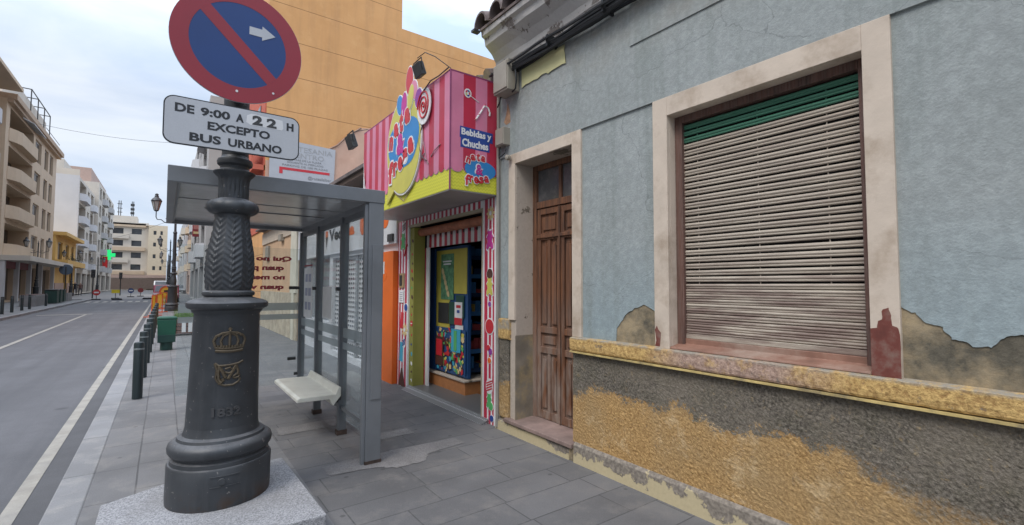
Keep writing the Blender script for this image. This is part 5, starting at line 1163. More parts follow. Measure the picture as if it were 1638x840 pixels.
# ------------------------------------------------------------------ LAMP POST (near) and its repeats
def lamp_parts(e, near=True):
    le = (.016, 0)
    seg = 64
    mb_ = MB()
    mb_.lathe([(.333, .0), (.335, .04), (.335, .16), (.335, .262), (.328, .272), (.318, .274), (.316, .30), (.300, .31), (.302, .325), (.322, .335), (.334, .355), (.337, .38), (.330, .405), (.305, .425), (.285, .432), (.278, .45), (.262, .455), (.25, .462), (.242, .485), (.236, .52)], seg=seg, lean=le)
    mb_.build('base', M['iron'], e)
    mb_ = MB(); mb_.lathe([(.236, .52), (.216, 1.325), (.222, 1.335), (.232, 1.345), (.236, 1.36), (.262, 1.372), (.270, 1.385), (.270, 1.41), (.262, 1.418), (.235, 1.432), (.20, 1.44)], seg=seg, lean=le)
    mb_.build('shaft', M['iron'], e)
    mb_ = MB(); mb_.lathe([(.20, 1.44), (.162, 1.452), (.160, 1.458), (.172, 1.465), (.176, 1.478), (.172, 1.49), (.158, 1.498), (.150, 1.502)], seg=48, lean=le); mb_.build('collar', M['iron'], e)
    def leaf(r, z_, a):
        t = (a/(2*math.pi)*8) % 1; q = abs(t-.5)*2            # 0 at the leaf rib, 1 between leaves
        ch = ((z_*22 + q*1.1) % 1); tri = 1-abs(ch*2-1)
        env = min(1, max(0, (z_-1.50)/.03))*min(1, max(0, (2.07-z_)/.03))
        return r*(1 + env*(.035*(1-q)**2*1.0 - .05*(1-tri)*(.35+.65*q) + .02*(q > .85)))
    prof = []
    kp = [(1.502, .150), (1.53, .156), (1.60, .163), (1.68, .165), (1.78, .158), (1.88, .140), (1.97, .124), (2.05, .117), (2.075, .120)]
    for i in range(len(kp)-1):
        for k in range(10):
            t = k/10; prof.append((kp[i][1]*(1-t)+kp[i+1][1]*t, kp[i][0]*(1-t)+kp[i+1][0]*t))
    prof.append((.120, 2.075))
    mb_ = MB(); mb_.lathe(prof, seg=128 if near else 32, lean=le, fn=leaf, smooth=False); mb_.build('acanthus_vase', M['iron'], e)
    lobe = lambda r, z_, a: r*(1+.06*abs(math.cos(4*a)) - .03) if .13 < r else r
    mb_ = MB(); mb_.lathe([(.120, 2.075), (.150, 2.09), (.168, 2.11), (.175, 2.135), (.165, 2.165), (.140, 2.185), (.108, 2.195), (.104, 2.20)], seg=96, lean=le, fn=lobe); mb_.build('lobed_ring', M['iron'], e)
    fl = lambda r, z_, a: r*(1-.06*max(0, math.cos(20*a))) if 2.22 < z_ < 2.36 else r
    mb_ = MB(); mb_.lathe([(.104, 2.20), (.104, 2.225), (.103, 2.28), (.104, 2.34), (.110, 2.365), (.130, 2.385), (.142, 2.40), (.142, 2.408), (.112, 2.415), (.10, 2.43), (.10, 2.45), (.118, 2.465), (.122, 2.485), (.116, 2.505), (.098, 2.515), (.092, 2.53)], seg=80, lean=le, fn=fl); mb_.build('fluted_neck', M['iron'], e)
    mb_ = MB(); mb_.lathe([(.092, 2.53), (.088, 2.7), (.082, 4.4), (.10, 4.42), (.105, 4.46), (.08, 4.5), (.06, 4.55), (.05, 5.9), (.07, 5.95), (.07, 6.0), (.03, 6.05), (.045, 6.12), (.02, 6.2), (.005, 6.35)], seg=24, lean=(.0, 0), c=(.040, 0, 0)); mb_.build('pole', M['iron'], e)
    for s_ in (-1, 1):
        mb_ = MB(); arm = [(.04, 0, 5.15), (s_*.25, 0, 5.0), (s_*.45, 0, 5.0), (s_*.62, 0, 5.15), (s_*.80, 0, 5.15), (s_*.86, 0, 5.28), (s_*.86, 0, 5.62)]
        mb_.tube(arm, .024, 6); mb_.tube([(s_*.30+s_*.12*math.cos(t)*(1-t/9), 0, 5.2+.12*math.sin(t)*(1-t/9)) for t in [q*.5 for q in range(14)]], .014, 5); mb_.build('arm', M['iron'], e)
        mb_ = MB(); cx = s_*.86
        mb_.lathe([(.06, 5.60), (.11, 5.64), (.10, 5.67)], (cx, 0, 0), 12); mb_.lathe([(.25, 6.16), (.26, 6.20), (.20, 6.30), (.10, 6.40), (.10, 6.46), (.07, 6.50), (.09, 6.56), (.02, 6.62)], (cx, 0, 0), 12)
        for q in range(6): a = q*math.pi/3; mb_.tube([(cx+.11*math.cos(a), .11*math.sin(a), 5.66), (cx+.235*math.cos(a), .235*math.sin(a), 6.17)], .012, 5)
        la = mb_.build('lantern', M['iron'], e)
        mb_ = MB(); mb_.lathe([(.10, 5.67), (.222, 6.16)], (cx, 0, 0), 6, smooth=False); mb_.build('lantern_glass', M['lampglass'], la)
M['lampglass'] = mat('frosted_lantern_glass', (0.42, 0.41, 0.38), .2)
LP = empty('lamp_post', (.375, 4.19, 0), 'near dark cast iron lamp post carrying the no parking sign', 'lamp post', 'cast iron lamp posts')
lamp_parts(LP)
LPF = empty('lamp_post', (.375, 33, .0), 'second cast iron lamp post on the right kerb, behind the green bin', 'lamp post', 'cast iron lamp posts'); lamp_parts(LPF, False)
lab = [(.375, 62, 1, 'third cast iron lamp post along the right kerb'), (.375, 91, 1, 'fourth cast iron lamp post along the right kerb'), (.375, 120, 1, 'farthest cast iron lamp post along the right kerb'),
       (-9.3, 59.6, .86, 'cast iron lamp post in front of the tan balcony block'), (-9.3, 79.4, .86, 'cast iron lamp post in front of the yellow house'), (-9.0, 104, .9, 'cast iron lamp post in front of the rounded white bays')]
for x, y, s_, lb in lab:
    c = copy_tree(LPF); c.location = (x, y, 0); c.scale = (s_,)*3; c['label'] = lb
# relief on the near post
RC = (.375+.016*.9, 4.19, 0)
mb = MB(); text_mb(mb, '1832', (.375+.016*.64, 4.19, .64), .18, .062, '-Y', .011, .035, 0, wrap=.231)
mb.build('year_relief', M['ironrelief']).parent = LP; bpy.context.view_layer.update()
o = LP.children[-1]; o.matrix_parent_inverse = LP.matrix_world.inverted()
def wr(a, z_, r=None, cx=None, d=.006):
    r_ = (.236-(z_-.52)*.02484)+d; cx = .375+.016*z_; th = a/.225
    return (cx+math.sin(th)*r_, 4.19-math.cos(th)*r_, z_)
mb = MB()
T_ = lambda pts, r=.006: mb.tube([wr(a*1.02, z_, d=.002) for a, z_ in pts], r*1.45, 6)
# crown
T_([(-.085+.017*k, 1.075-.010*math.cos((k-5)/5*1.3)) for k in range(11)], .008); T_([(-.09+.018*k, 1.095-.010*math.cos((k-5)/5*1.3)) for k in range(11)], .006)
for k in range(11): a = -.088+.0176*k; T_([(a, 1.10-.008*math.cos((k-5)/5*1.3)), (a, 1.114-.006*math.cos((k-5)/5*1.3))], .006)
for s_ in (-1, 1):
    T_([(s_*.088, 1.105), (s_*.10, 1.14), (s_*.085, 1.175), (s_*.045, 1.195), (0, 1.20)], .0065); T_([(s_*.045, 1.10), (s_*.055, 1.14), (s_*.04, 1.175), (0, 1.198)], .006)
    for q in range(5): t = q/4; T_([(s_*(.098-.06*t*t), 1.14+.045*t), (s_*(.106-.06*t*t), 1.146+.047*t)], .006)
T_([(0, 1.10), (0, 1.2)], .006); T_([(0, 1.2), (0, 1.235)], .006); T_([(-.012, 1.222), (.012, 1.222)], .005); T_([(-.004, 1.205), (.004, 1.205)], .011)
# monogram
T_([(-.085, .985), (-.06, .965), (-.02, .965), (.02, .968), (.06, .975), (.09, .99)], .006); T_([(-.055, .965), (-.06, .92), (-.055, .87), (-.04, .845), (-.028, .86), (-.035, .875)], .008)
T_([(-.055, .96), (-.015, .88), (0, .87), (.03, .93), (.045, .965)], .008); T_([(.045, .965), (.06, .92), (.055, .90)], .007); T_([(-.02, .94), (.01, .95), (.03, .92), (.0, .91), (-.02, .92)], .006)
T_([(.03, .885), (.05, .90), (.07, .89), (.06, .875), (.035, .873), (.028, .885)], .006); T_([(-.06, .845), (-.02, .825), (.03, .825), (.065, .845), (.075, .87)], .006); T_([(-.07, .93), (-.075, .88), (-.06, .85)], .005); T_([(-.085, .985), (-.07, .94), (-.065, .90)], .006)
o = mb.build('royal_crest', M['bronze']); o.parent = LP; bpy.context.view_layer.update(); o.matrix_parent_inverse = LP.matrix_world.inverted()
def wr2(a, z_, d=.0): th = a/.335; return (.375+.016*z_+math.sin(th)*(.335+d), 4.19-math.cos(th)*(.335+d), z_)
mb = MB(); n = 10
for (z0, z1) in ((.152, .158), (.222, .228)): 
    for k in range(n): a = -.09+.18*k/n; b = a+.18/n; mb.add([wr2(a, z0, .0), wr2(b, z0, .0), wr2(b, z1, .0), wr2(a, z1, .0), wr2(a, z0, .004), wr2(b, z0, .004), wr2(b, z1, .004), wr2(a, z1, .004)], [(4, 5, 6, 7), (0, 4, 7, 3), (1, 2, 6, 5), (3, 7, 6, 2), (0, 1, 5, 4)])
mb.tube([wr2(-.02, .19, -.004), wr2(-.02, .19, .012)], .022, 12)
o = mb.build('access_plate', M['iron']); o.parent = LP; bpy.context.view_layer.update(); o.matrix_parent_inverse = LP.matrix_world.inverted()
# granite plinths
pl = [(-.29, 4.05), (-.29, 4.10), (.04, 4.66), (.84, 4.66), (.97, 3.96), (.86, 3.14), (.2, 3.10), (-.29, 3.45)]
def plinth(loc, label):
    mb_ = MB(); mb_.prism([(x-.346, y-3.867, 0) for x, y in [(-.29, 4.09), (.04, 4.26), (.83, 4.33), (.86, 3.12), (-.29, 3.10)]], (0, 0, .117)); o_ = mb_.build('stone_plinth', M['granite'], bevel=.008, loc=loc); return tag(o_, label, 'plinth')
plinth((.346, 3.867, .001), 'angular grey granite plinth under the near lamp post')
mb = MB(); mb.box(-.66, .66, -.8, .8, 0, .14); o = mb.build('stone_plinth', M['granite'], loc=(.375, 33, -.135)); tag(o, 'granite plinth under the second lamp post behind the green bin', 'plinth')

# ------------------------------------------------------------------ SIGNS on the lamp
sg = empty('no_parking_sign', (.395, 3.93, 3.305), 'round red and blue no parking sign with a white arrow', 'traffic sign')
def ring(mb_, r0, r1, y0, y1, mi, seg=72):
    P = []
    for k in range(seg):
        a = 2*math.pi*k/seg
        for r_ in (r0, r1):
            for y in (y0, y1): P.append((r_*math.cos(a), y, r_*math.sin(a)))
    F = []
    for k in range(seg):
        a, b = 4*k, 4*((k+1) % seg)
        F += [(a, a+2, b+2, b), (a+1, b+1, b+3, a+3), (a, b, b+1, a+1), (a+2, a+3, b+3, b+2)]
    mb_.add(P, F, mi)
mb = MB(); mb.prism([(.425*math.cos(2*math.pi*k/72), .012, .425*math.sin(2*math.pi*k/72)) for k in range(72)], (0, -.010, 0)); mb.build('plate', M['signback'], sg)
mb = MB(); ring(mb, .312, .423, -.001, .0015, 0); a = .312*.985; w_ = .042; c45 = math.sqrt(.5)
mb.obox((0, .0, 0), (c45, 0, -c45), (0, 1, 0), (c45, 0, c45), .311, .0012, w_, 0); mb.build('red_ring', M['signred'], sg)
mb = MB(); mb.prism([(.313*math.cos(2*math.pi*k/72), .0014, .313*math.sin(2*math.pi*k/72)) for k in range(72)], (0, -.001, 0)); mb.build('blue_disc', M['signblue'], sg)
mb = MB(); mb.prism([(x, -.001, z_) for x, z_ in [(.06, .105), (.145, .105), (.145, .08), (.235, .135), (.145, .19), (.145, .165), (.06, .165)]], (0, -.0015, 0)); mb.build('arrow', M['signwhite'], sg)
mb = MB(); mb.tube([(-.01, -.001, -.345), (-.01, -.004, -.345)], .009, 10); mb.tube([(.23, -.001, -.305), (.23, -.004, -.305)], .008, 10); mb.build('rivet', M['sticker'], sg)
mb = MB(); mb.box(-.05, .08, .013, .20, -.30, -.25); mb.box(-.05, .08, .013, .20, -.02, .03); mb.build('bracket', M['signback'], sg)
pt = empty('supplementary_plate', (.388, 3.93, 2.675), 'grey plate with black text below the round no parking sign', 'traffic sign')
def rrect(w_, h_, r_, y): 
    P = []
    for (cx, cz, a0) in ((w_/2-r_, h_/2-r_, 0), (-w_/2+r_, h_/2-r_, 90), (-w_/2+r_, -h_/2+r_, 180), (w_/2-r_, -h_/2+r_, 270)):
        for k in range(9): a = R(a0+k*90/8); P.append((cx+r_*math.cos(a), y, cz+r_*math.sin(a)))
    return P
mb = MB(); mb.prism(rrect(.86, .335, .065, .012), (0, -.011, 0)); mb.build('plate', M['black'], pt)
mb = MB(); mb.prism(rrect(.844, .319, .058, .0009), (0, -.002, 0)); mb.build('face', M['signwhite'], pt)
mb = MB(); PX = lambda x: (x-262)/216*.86-.43
def w1(t, x0, x1, z_, h_=.060, mi=0, b=.035): text_mb(mb, t, ((PX(x0)+PX(x1))/2, -.0012, z_), PX(x1)-PX(x0), h_, '-Y', .0012, b, mi)
w1('DE', 278, 306, .088); w1('9:00', 315, 360, .088); w1('A', 369, 382, .088, b=.05); w1('H', 454.5, 467, .088, b=.05)
w1('EXCEPTO', 326, 426, -.005); w1('BUS', 300, 347, -.102); w1('URBANO', 358, 447, -.102); mb.build('lettering', M['black'], pt)
mb = MB(); mb.prism([(x, -.0011, z_) for x, z_ in [(PX(388)+.02, .052), (PX(446), .052), (PX(449), .066), (PX(447), .128), (PX(394), .138), (PX(387), .12), (PX(386), .07)]], (0, -.0006, 0)); mb.build('sticker', M['sticker'], pt)
mb = MB(); text_mb(mb, '2', ((PX(396)+PX(413))/2, -.0018, .094), PX(413)-PX(396), .072, '-Y', .001, .055, 0); text_mb(mb, '2', ((PX(420)+PX(437))/2, -.0018, .092), PX(437)-PX(420), .070, '-Y', .001, .045, 0)
for xx in (396, 420): mb.box(PX(xx), PX(xx)+.012, -.003, -.0018, .098, .118)
mb.build('stencil_digits', M['digit'], pt)
mb = MB(); mb.box(-.05, .09, .0125, .20, -.03, .03); mb.build('bracket', M['signback'], pt)

# the near post, its plinth and its signs stand a little nearer and smaller than they were drawn
KN = .923
bpy.context.view_layer.update()
for o_ in (LP, sg, pt):
    l = o_.location; o_.location = (l.x*KN, l.y*KN, CAMH+(l.z-CAMH)*KN); o_.scale = (KN,)*3
# ------------------------------------------------------------------ BUS SHELTER
BS = empty('bus_shelter', (1.5, 5.5, 0), 'grey aluminium and glass bus shelter with flat roof on the pavement', 'bus shelter')
def sh(mb_, nm, m_, bevel=0, par=None):
    o_ = mb_.build(nm, m_, bevel=bevel); p = par or BS; o_.parent = p; bpy.context.view_layer.update(); o_.matrix_parent_inverse = p.matrix_world.inverted(); return o_
# near end post
mb = MB(); mb.box(1.43, 1.565, 4.06, 4.13, .0, 2.27); mb.box(1.40, 1.43, 4.075, 4.12, .0, 2.25); p0 = sh(mb, 'post', M['alu'], .004)
mb = MB(); mb.box(1.462, 1.555, 4.050, 4.0595, .55, 1.9); sh(mb, 'access_cover', M['alu'], .002, p0)
mb = MB(); mb.box(1.425, 1.57, 4.052, 4.135, .0, .03); sh(mb, 'rusty_foot', M['rust'], 0, p0)
for y in (5.05, 6.02, 6.90):
    mb = MB(); mb.box(1.48, 1.56, y-.03, y+.03, 0, 2.25); q = sh(mb, 'post', M['alud'], .003)
    mb = MB(); mb.box(1.47, 1.57, y-.036, y+.036, .0, .05); sh(mb, 'rusty_foot', M['rust'], 0, q)
    mb = MB(); mb.tube([(1.44, y, 1.50), (1.48, y, 1.50)], .02, 10); mb.tube([(1.44, y, .35), (1.48, y, .35)], .02, 10); sh(mb, 'clamp', M['steel'], 0, q)
# roof
mb = MB(); mb.box(-.005, 1.57, 4.055, 4.115, 2.27, 2.385); mb.box(-.005, 1.57, 6.90, 6.96, 2.27, 2.385); mb.box(-.005, .055, 4.115, 6.90, 2.271, 2.384); mb.box(1.50, 1.57, 4.115, 6.90, 2.245, 2.384); sh(mb, 'roof_frame', M['alu'], .004)
mb = MB(); mb.box(.055, 1.50, 4.115, 6.90, 2.31, 2.37); sh(mb, 'roof_panel', M['under'])
mb = MB(); mb.box(.06, 1.5, 4.118, 4.135, 2.285, 2.309); mb.box(.056, .075, 4.14, 6.9, 2.285, 2.309); mb.box(.3, 1.45, 5.6, 5.612, 2.303, 2.3095); mb.box(.06, 1.5, 5.05, 5.056, 2.306, 2.3095); sh(mb, 'roof_trim', M['alud'])
# back rails
mb = MB(); mb.box(1.50, 1.54, 4.13, 6.90, .26, .30); sh(mb, 'rail', M['alud']); mb = MB(); mb.box(1.50, 1.54, 4.13, 6.9, 2.19, 2.244); sh(mb, 'rail', M['alud'])
for (a, b) in ((4.16, 5.01), (5.09, 5.98), (6.06, 6.86)):
    mb = MB(); mb.box(1.512, 1.522, a, b, .18 if a < 5 else .30, 2.19); g_ = sh(mb, 'glass_panel', M['glass'])
    mb = MB(); mb.box(1.508, 1.5115, a, b, 1.0, 1.1); mb.box(1.508, 1.5115, a, b, .88, .95); sh(mb, 'frosted_band', M['frost'], 0, g_)
mb = MB(); mb.box(.14, 1.48, 6.925, 6.935, .22, 2.03); g_ = sh(mb, 'end_glass_panel', M['glass'])
mb = MB(); mb.box(.14, 1.48, 6.92, 6.9245, 1.20, 1.30); mb.box(.14, 1.48, 6.92, 6.9245, 1.08, 1.15); sh(mb, 'frosted_band', M['frost'], 0, g_)
mb = MB()
FM = (Vector((-1, 0, 0)), Vector((0, 0, 1)), Vector((0, 1, 0)))
for k, (t, w_) in enumerate((('Qui no graella', .86), ('quan pot,', .52), ('no menja', .52), ('quan vol', .50))):
    xr = (1.385, 1.29, 1.305, 1.295)[k]
    text_mb(mb, t, (xr-w_/2, 6.9355, 1.88-.125*k), w_, .085, FM, .002, .055)
sh(mb, 'mirrored_lettering', M['redtxt'], 0, g_)
mb = MB(); mb.tube([(1.36, 6.93, 1.5), (1.46, 6.93, 1.5)], .022, 8); mb.tube([(1.36, 6.93, .55), (1.46, 6.93, .55)], .022, 8); sh(mb, 'glass_clamp', M['steel'])
mb = MB(); mb.box(1.503, 1.507, 6.30, 6.72, 1.12, 1.76, 0)
for k in range(3):
    for j in range(2): mb.box(1.5005, 1.5028, 6.36+.17*j, 6.48+.17*j, 1.22+.18*k, 1.32+.18*k, 1)
mb.box(1.5005, 1.5028, 6.30, 6.72, 1.78, 1.80, 2); sh(mb, 'timetable', [M['paper'], plain('timetable_print', (0.32, 0.33, 0.42)), plain('dark_red_strip', (0.25, .03, .04))])
mb = MB(); mb.box(1.503, 1.507, 5.44, 5.80, 1.16, 1.52, 0); sh(mb, 'paper_notice', M['paper'])
mb = MB()
mb.prism([(1.06, 4.92, .405), (1.06, 4.92, .435), (1.09, 4.92, .45), (1.42, 4.92, .445), (1.45, 4.92, .51), (1.475, 4.92, .51), (1.475, 4.92, .42), (1.40, 4.92, .33), (1.36, 4.92, .40)], (0, 1.16, 0)); bs_ = sh(mb, 'bench_seat', M['bench'], .006)
mb = MB(); mb.box(1.475, 1.50, 5.0, 5.1, .36, .46); mb.box(1.475, 1.50, 5.95, 6.05, .36, .46); sh(mb, 'bench_bracket', M['steel'], 0, bs_)

# ------------------------------------------------------------------ bollards, bin, planter, barriers
def bollard(loc, lb, grp, k=1.0):
    e = empty('bollard', loc, lb, 'bollard', grp)
    mb_ = MB(); mb_.lathe([(.058, 0), (.058, .735), (.05, .755), (.02, .762)], seg=20); mb_.build('post', M['bolg'], e)
    mb_ = MB(); mb_.lathe([(.0585, .655), (.061, .658), (.061, .675), (.0585, .678)], seg=20); mb_.build('ring', M['bolw'], e); e.scale = (k,)*3; return e
ords = ['nearest', 'second', 'third', 'fourth', 'fifth', 'sixth', 'seventh', 'eighth', 'ninth', 'tenth']
b0 = bollard((-.25, 8.19, 0), 'nearest dark green bollard in the row along the right kerb', 'bollards along the right kerb')
for k in range(1, 10):
    c = copy_tree(b0); c.location = (-.25+.004*k, 8.19+1.78*k, 0); c['label'] = ords[k]+' bollard counted from the camera along the right kerb'
b1 = None
for k, y in enumerate((30.5, 32.3, 34.2, 36.1, 38.3, 40.2, 45.1)):
    c = copy_tree(b0); c.location = (-6.5, y, 0); c.scale = (1.15,)*3; c['group'] = 'bollards along the left kerb'; c['label'] = ords[k]+' bollard counted from the left picture edge along the far kerb'
bi = empty('litter_bin', (.08, 13.8, 0), 'dark green litter bin on the pavement behind the bollards', 'litter bin')
mb = MB(); mb.lathe([(.11, 0), (.12, .01), (.12, .22)], seg=16); mb.build('foot', M['bind'], bi)
def sqlathe(mb_, prof, mi=0):
    for i in range(len(prof)-1):
        (a0, z0), (a1, z1) = prof[i], prof[i+1]
        v = [(-a0, -a0*.8, z0), (a0, -a0*.8, z0), (a0, a0*.8, z0), (-a0, a0*.8, z0), (-a1, -a1*.8, z1), (a1, -a1*.8, z1), (a1, a1*.8, z1), (-a1, a1*.8, z1)]
        mb_.add(v, [(0, 1, 5, 4), (1, 2, 6, 5), (2, 3, 7, 6), (3, 0, 4, 7), (0, 3, 2, 1), (4, 5, 6, 7)], mi)
mb = MB(); sqlathe(mb, [(.165, .18), (.185, .72)]); mb.build('body', M['bing'], bi, .02)
mb = MB(); mb.box(-.172, .172, -.158, -.148, .19, .36); mb.build('lower_panel', M['bind'], bi, .01)
mb = MB(); sqlathe(mb, [(.195, .722), (.19, .765), (.12, .785)]); mb.build('lid', M['bing'], bi, .012)
pt_ = empty('wooden_planter', (.56, 17.6, 0), 'slatted wooden planter box with bright green grass beside the bin', 'planter')
mb = MB()
for k in range(4): mb.box(-.28, .28, -.3, .3, .06+.11*k, .15+.11*k)
mb.box(-.3, -.24, -.32, -.26, 0, .5); mb.box(.24, .3, -.32, -.26, 0, .5); mb.build('box', mat('reddish_planter_wood', (0.16, 0.08, 0.06), .7), pt_)
mb = MB(); mb.box(-.10, .0, -.315, -.302, .10, .42); mb.box(.06, .16, -.315, -.302, .10, .42); mb.build('white_print', M['white'], pt_)
mb = MB()
for k in range(420):
    a, b = rr.uniform(-.27, .27), rr.uniform(-.28, .28); h_ = rr.uniform(.12, .34); dx, dy = rr.uniform(-.12, .12), rr.uniform(-.12, .12); t = rr.uniform(0, 3.14)
    mb.add([(a-.008*math.cos(t), b-.008*math.sin(t), .45), (a+.008*math.cos(t), b+.008*math.sin(t), .45), (a+dx, b+dy, .48+h_)], [(0, 1, 2)])
mb.build('grass', mat('bright_grass', (0.11, 0.22, 0.035), .7, var=.3, vscale=20), pt_)
# folded orange and yellow barriers beside the kerb
def barrier(loc, lb, n, rz):
    e = empty('barrier', loc, lb, 'barrier', None); e.rotation_euler = (0, 0, rz)
    mb_ = MB(); mb_.tube([(0, -.02, .02), (0, -.02, 1.0)], .022, 6); mb_.tube([(1.3, -.02, .02), (1.3, -.02, 1.0)], .022, 6); mb_.tube([(0, -.02, 1.0), (1.3, -.02, 1.0)], .025, 6); mb_.tube([(0, -.02, .25), (1.3, -.02, .25)], .02, 6); mb_.build('frame', M['barred'], e)
    mb_ = MB()
    for q in range(n): mb_.tube([(.08+q*1.15/n, 0, .25), (.08+q*1.15/n, 0, 1.0)], .012, 5)
    mb_.build('bars', M['baryel'], e); mb_ = MB(); mb_.box(-.03, .05, -.28, .28, 0, .04); mb_.box(1.25, 1.33, -.28, .28, 0, .04); mb_.build('foot', M['barred'], e)
    return e
M['barred'] = plain('orange_red_barrier', (0.55, 0.09, 0.02)); M['baryel'] = plain('yellow_barrier', (0.62, 0.36, 0.03))
barrier((-.45, 27.5, 0), 'nearer orange and yellow crowd barrier along the right kerb', 8, R(84)); barrier((-.30, 31, 0), 'middle orange and yellow crowd barrier along the right kerb', 8, R(80)); barrier((-.2, 36, 0), 'farther orange and yellow crowd barrier along the right kerb', 8, R(75))
rd = empty('round_warning_sign', (.12, 41, 0), 'round yellow sign with red rim standing by the crowd barriers', 'traffic sign')
mb = MB(); mb.tube([(0, .03, 0), (0, .03, .9)], .025, 6); mb.build('stand', M['steel'], rd); mb = MB(); mb.prism([(.40*math.cos(t*.3142), 0, 1.0+.40*math.sin(t*.3142)) for t in range(20)], (0, .02, 0)); mb.build('rim', M['barred'], rd); mb = MB(); mb.prism([(.28*math.cos(t*.3142), -.004, 1.0+.28*math.sin(t*.3142)) for t in range(20)], (0, .003, 0)); mb.build('face', M['baryel'], rd); mb = MB(); mb.box(-.12, .12, -.008, -.005, .9, 1.1); mb.build('symbol', M['black'], rd)
# temporary road signs in the junction
def tsign(loc, lb, face, shape='round', mid=None, zc=.75, r_=.35):
    e = empty('temporary_sign', loc, lb, 'traffic sign'); mb_ = MB(); mb_.tube([(0, .03, 0), (0, .03, zc)], .03, 6); mb_.build('stand', M['steel'], e)
    mb_ = MB()
    if shape == 'round': mb_.prism([(r_*math.cos(t*.2618), 0, zc+r_*math.sin(t*.2618)) for t in range(24)], (0, .02, 0))
    else: mb_.box(-r_*1.3, r_*1.3, 0, .02, zc-r_*.7, zc+r_*.7)
    mb_.build('face', face, e); mb_ = MB(); mb_.box(-.35, .35, -.2, .2, 0, .1); mb_.build('foot', M['black'], e)
    if mid: mb_ = MB(); mb_.box(-r_*.65, r_*.65, -.006, -.002, zc-.07, zc+.07); mb_.build('bar', mid, e)
tsign((-5.55, 64, -.115), 'red no entry sign on a low stand at the left of the junction', plain('no_entry_red', (0.5, .03, .03)), mid=M['white'], r_=.30)
tsign((-4.3, 67.9, -.115), 'yellow rectangular road sign standing in the junction', plain('yellow_sign_face', (0.7, .55, .03)), 'rect', None, .8, .27)
tsign((-3.3, 75, -.115), 'blue round sign with white bar standing in the road', M['signblue'], mid=M['white'], zc=.8, r_=.30); tsign((-2.45, 78, -.115), 'dark red round sign standing in the road beside the blue one', plain('dark_red_face', (0.2, .03, .03)), zc=.8, r_=.30)
for i, (x, y, lb) in enumerate(((-3.83, 62.5, 'black rubber base block lying in the middle of the junction'), (-1.4, 64, 'black rubber base block lying near the right side of the junction'), (-6.6, 60, 'black rubber base block near the left kerb of the junction'))):
    mb = MB(); mb.prism([(-.45, -.2, 0), (.45, -.2, 0), (.38, -.2, .16), (-.38, -.2, .16)], (0, .4, 0)); tag(mb.build('base_block', M['black'], loc=(x, y, -.112), bevel=.02), lb, 'base block')
# vehicles
def car(name, loc, rz, lb, cat, body, Ls, Wd, Ht, van=False):
    e = empty(name, loc, lb, cat); e.rotation_euler = (0, 0, rz)
    if van: side = [(-Ls/2, .35), (-Ls/2, .9), (-Ls/2+.25, Ht*.62), (-Ls/2+.8, Ht), (Ls/2-.1, Ht), (Ls/2, Ht*.9), (Ls/2, .35)]
    else: side = [(-Ls/2, .35), (-Ls/2, .68), (-Ls/2+.9, .85), (-Ls/2+1.5, Ht), (Ls/2-1.2, Ht), (Ls/2-.35, .92), (Ls/2, .85), (Ls/2, .35)]
    mb_ = MB(); mb_.prism([(-Wd/2, y, z_) for y, z_ in side], (Wd, 0, 0)); mb_.build('body', body, e, .08)
    gm_ = GL; mb_ = MB()
    (ya, za), (yb, zb_) = (side[2], side[3]); nx = Vector((0, -(zb_-za), (yb-ya))).normalized()*.012
    mb_.prism([Vector((-Wd/2+.12, ya+(yb-ya)*.08, za+(zb_-za)*.08))+nx, Vector((Wd/2-.12, ya+(yb-ya)*.08, za+(zb_-za)*.08))+nx, Vector((Wd/2-.2, ya+(yb-ya)*.88, za+(zb_-za)*.88))+nx, Vector((-Wd/2+.2, ya+(yb-ya)*.88, za+(zb_-za)*.88))+nx], -nx*.9); mb_.build('windscreen', gm_, e)
    for s_ in (-1, 1):
        mb_ = MB(); x = s_*(Wd/2+.004); mb_.prism([(x, side[3][0]-.35, za+.1), (x, side[4][0]+.3, za+.1), (x, side[4][0]-.1, Ht-.12), (x, side[3][0]+.05, Ht-.12)], (s_*.008, 0, 0)); mb_.build('side_window', gm_, e)
        mb_ = MB(); mb_.box(s_*(Wd/2-.35), s_*(Wd/2-.1), -Ls/2-.02, -Ls/2+.03, .6, .78); mb_.build('headlight', M['white'], e)
        for yy in (-Ls/2+.8, Ls/2-.8):
            mb_ = MB(); mb_.tube([(s_*(Wd/2-.2), yy, .32), (s_*(Wd/2+.02), yy, .32)], .32, 18); wo = mb_.build('wheel', M['black'], e); mb_ = MB(); mb_.tube([(s_*(Wd/2+.02), yy, .32), (s_*(Wd/2+.03), yy, .32)], .19, 14); mb_.build('rim', M['signback'], wo)
    mb_ = MB(); mb_.box(-Wd/2+.1, Wd/2-.1, -Ls/2-.03, -Ls/2+.02, .38, .54); mb_.build('bumper', M['steel'], e); return e
car('van', (-.35, 93, -.11), 0, 'white van facing the camera at the far end of the road', 'van', plain('white_van_paint', (0.6, 0.6, 0.6), .3), 4.8, 1.9, 2.1, True)
car('parked_car', (.15, 50, 0), R(0), 'dark red car parked behind the second lamp post on the right', 'car', plain('dark_red_car_paint', (0.22, .015, .03), .25), 4.2, 1.75, 1.45)
car('parked_car', (2.0, 98, -.11), 0, 'grey car half hidden behind the second lamp post beyond the van', 'car', plain('grey_car_paint', (0.25, .26, .27), .3), 4.2, 1.8, 1.5)
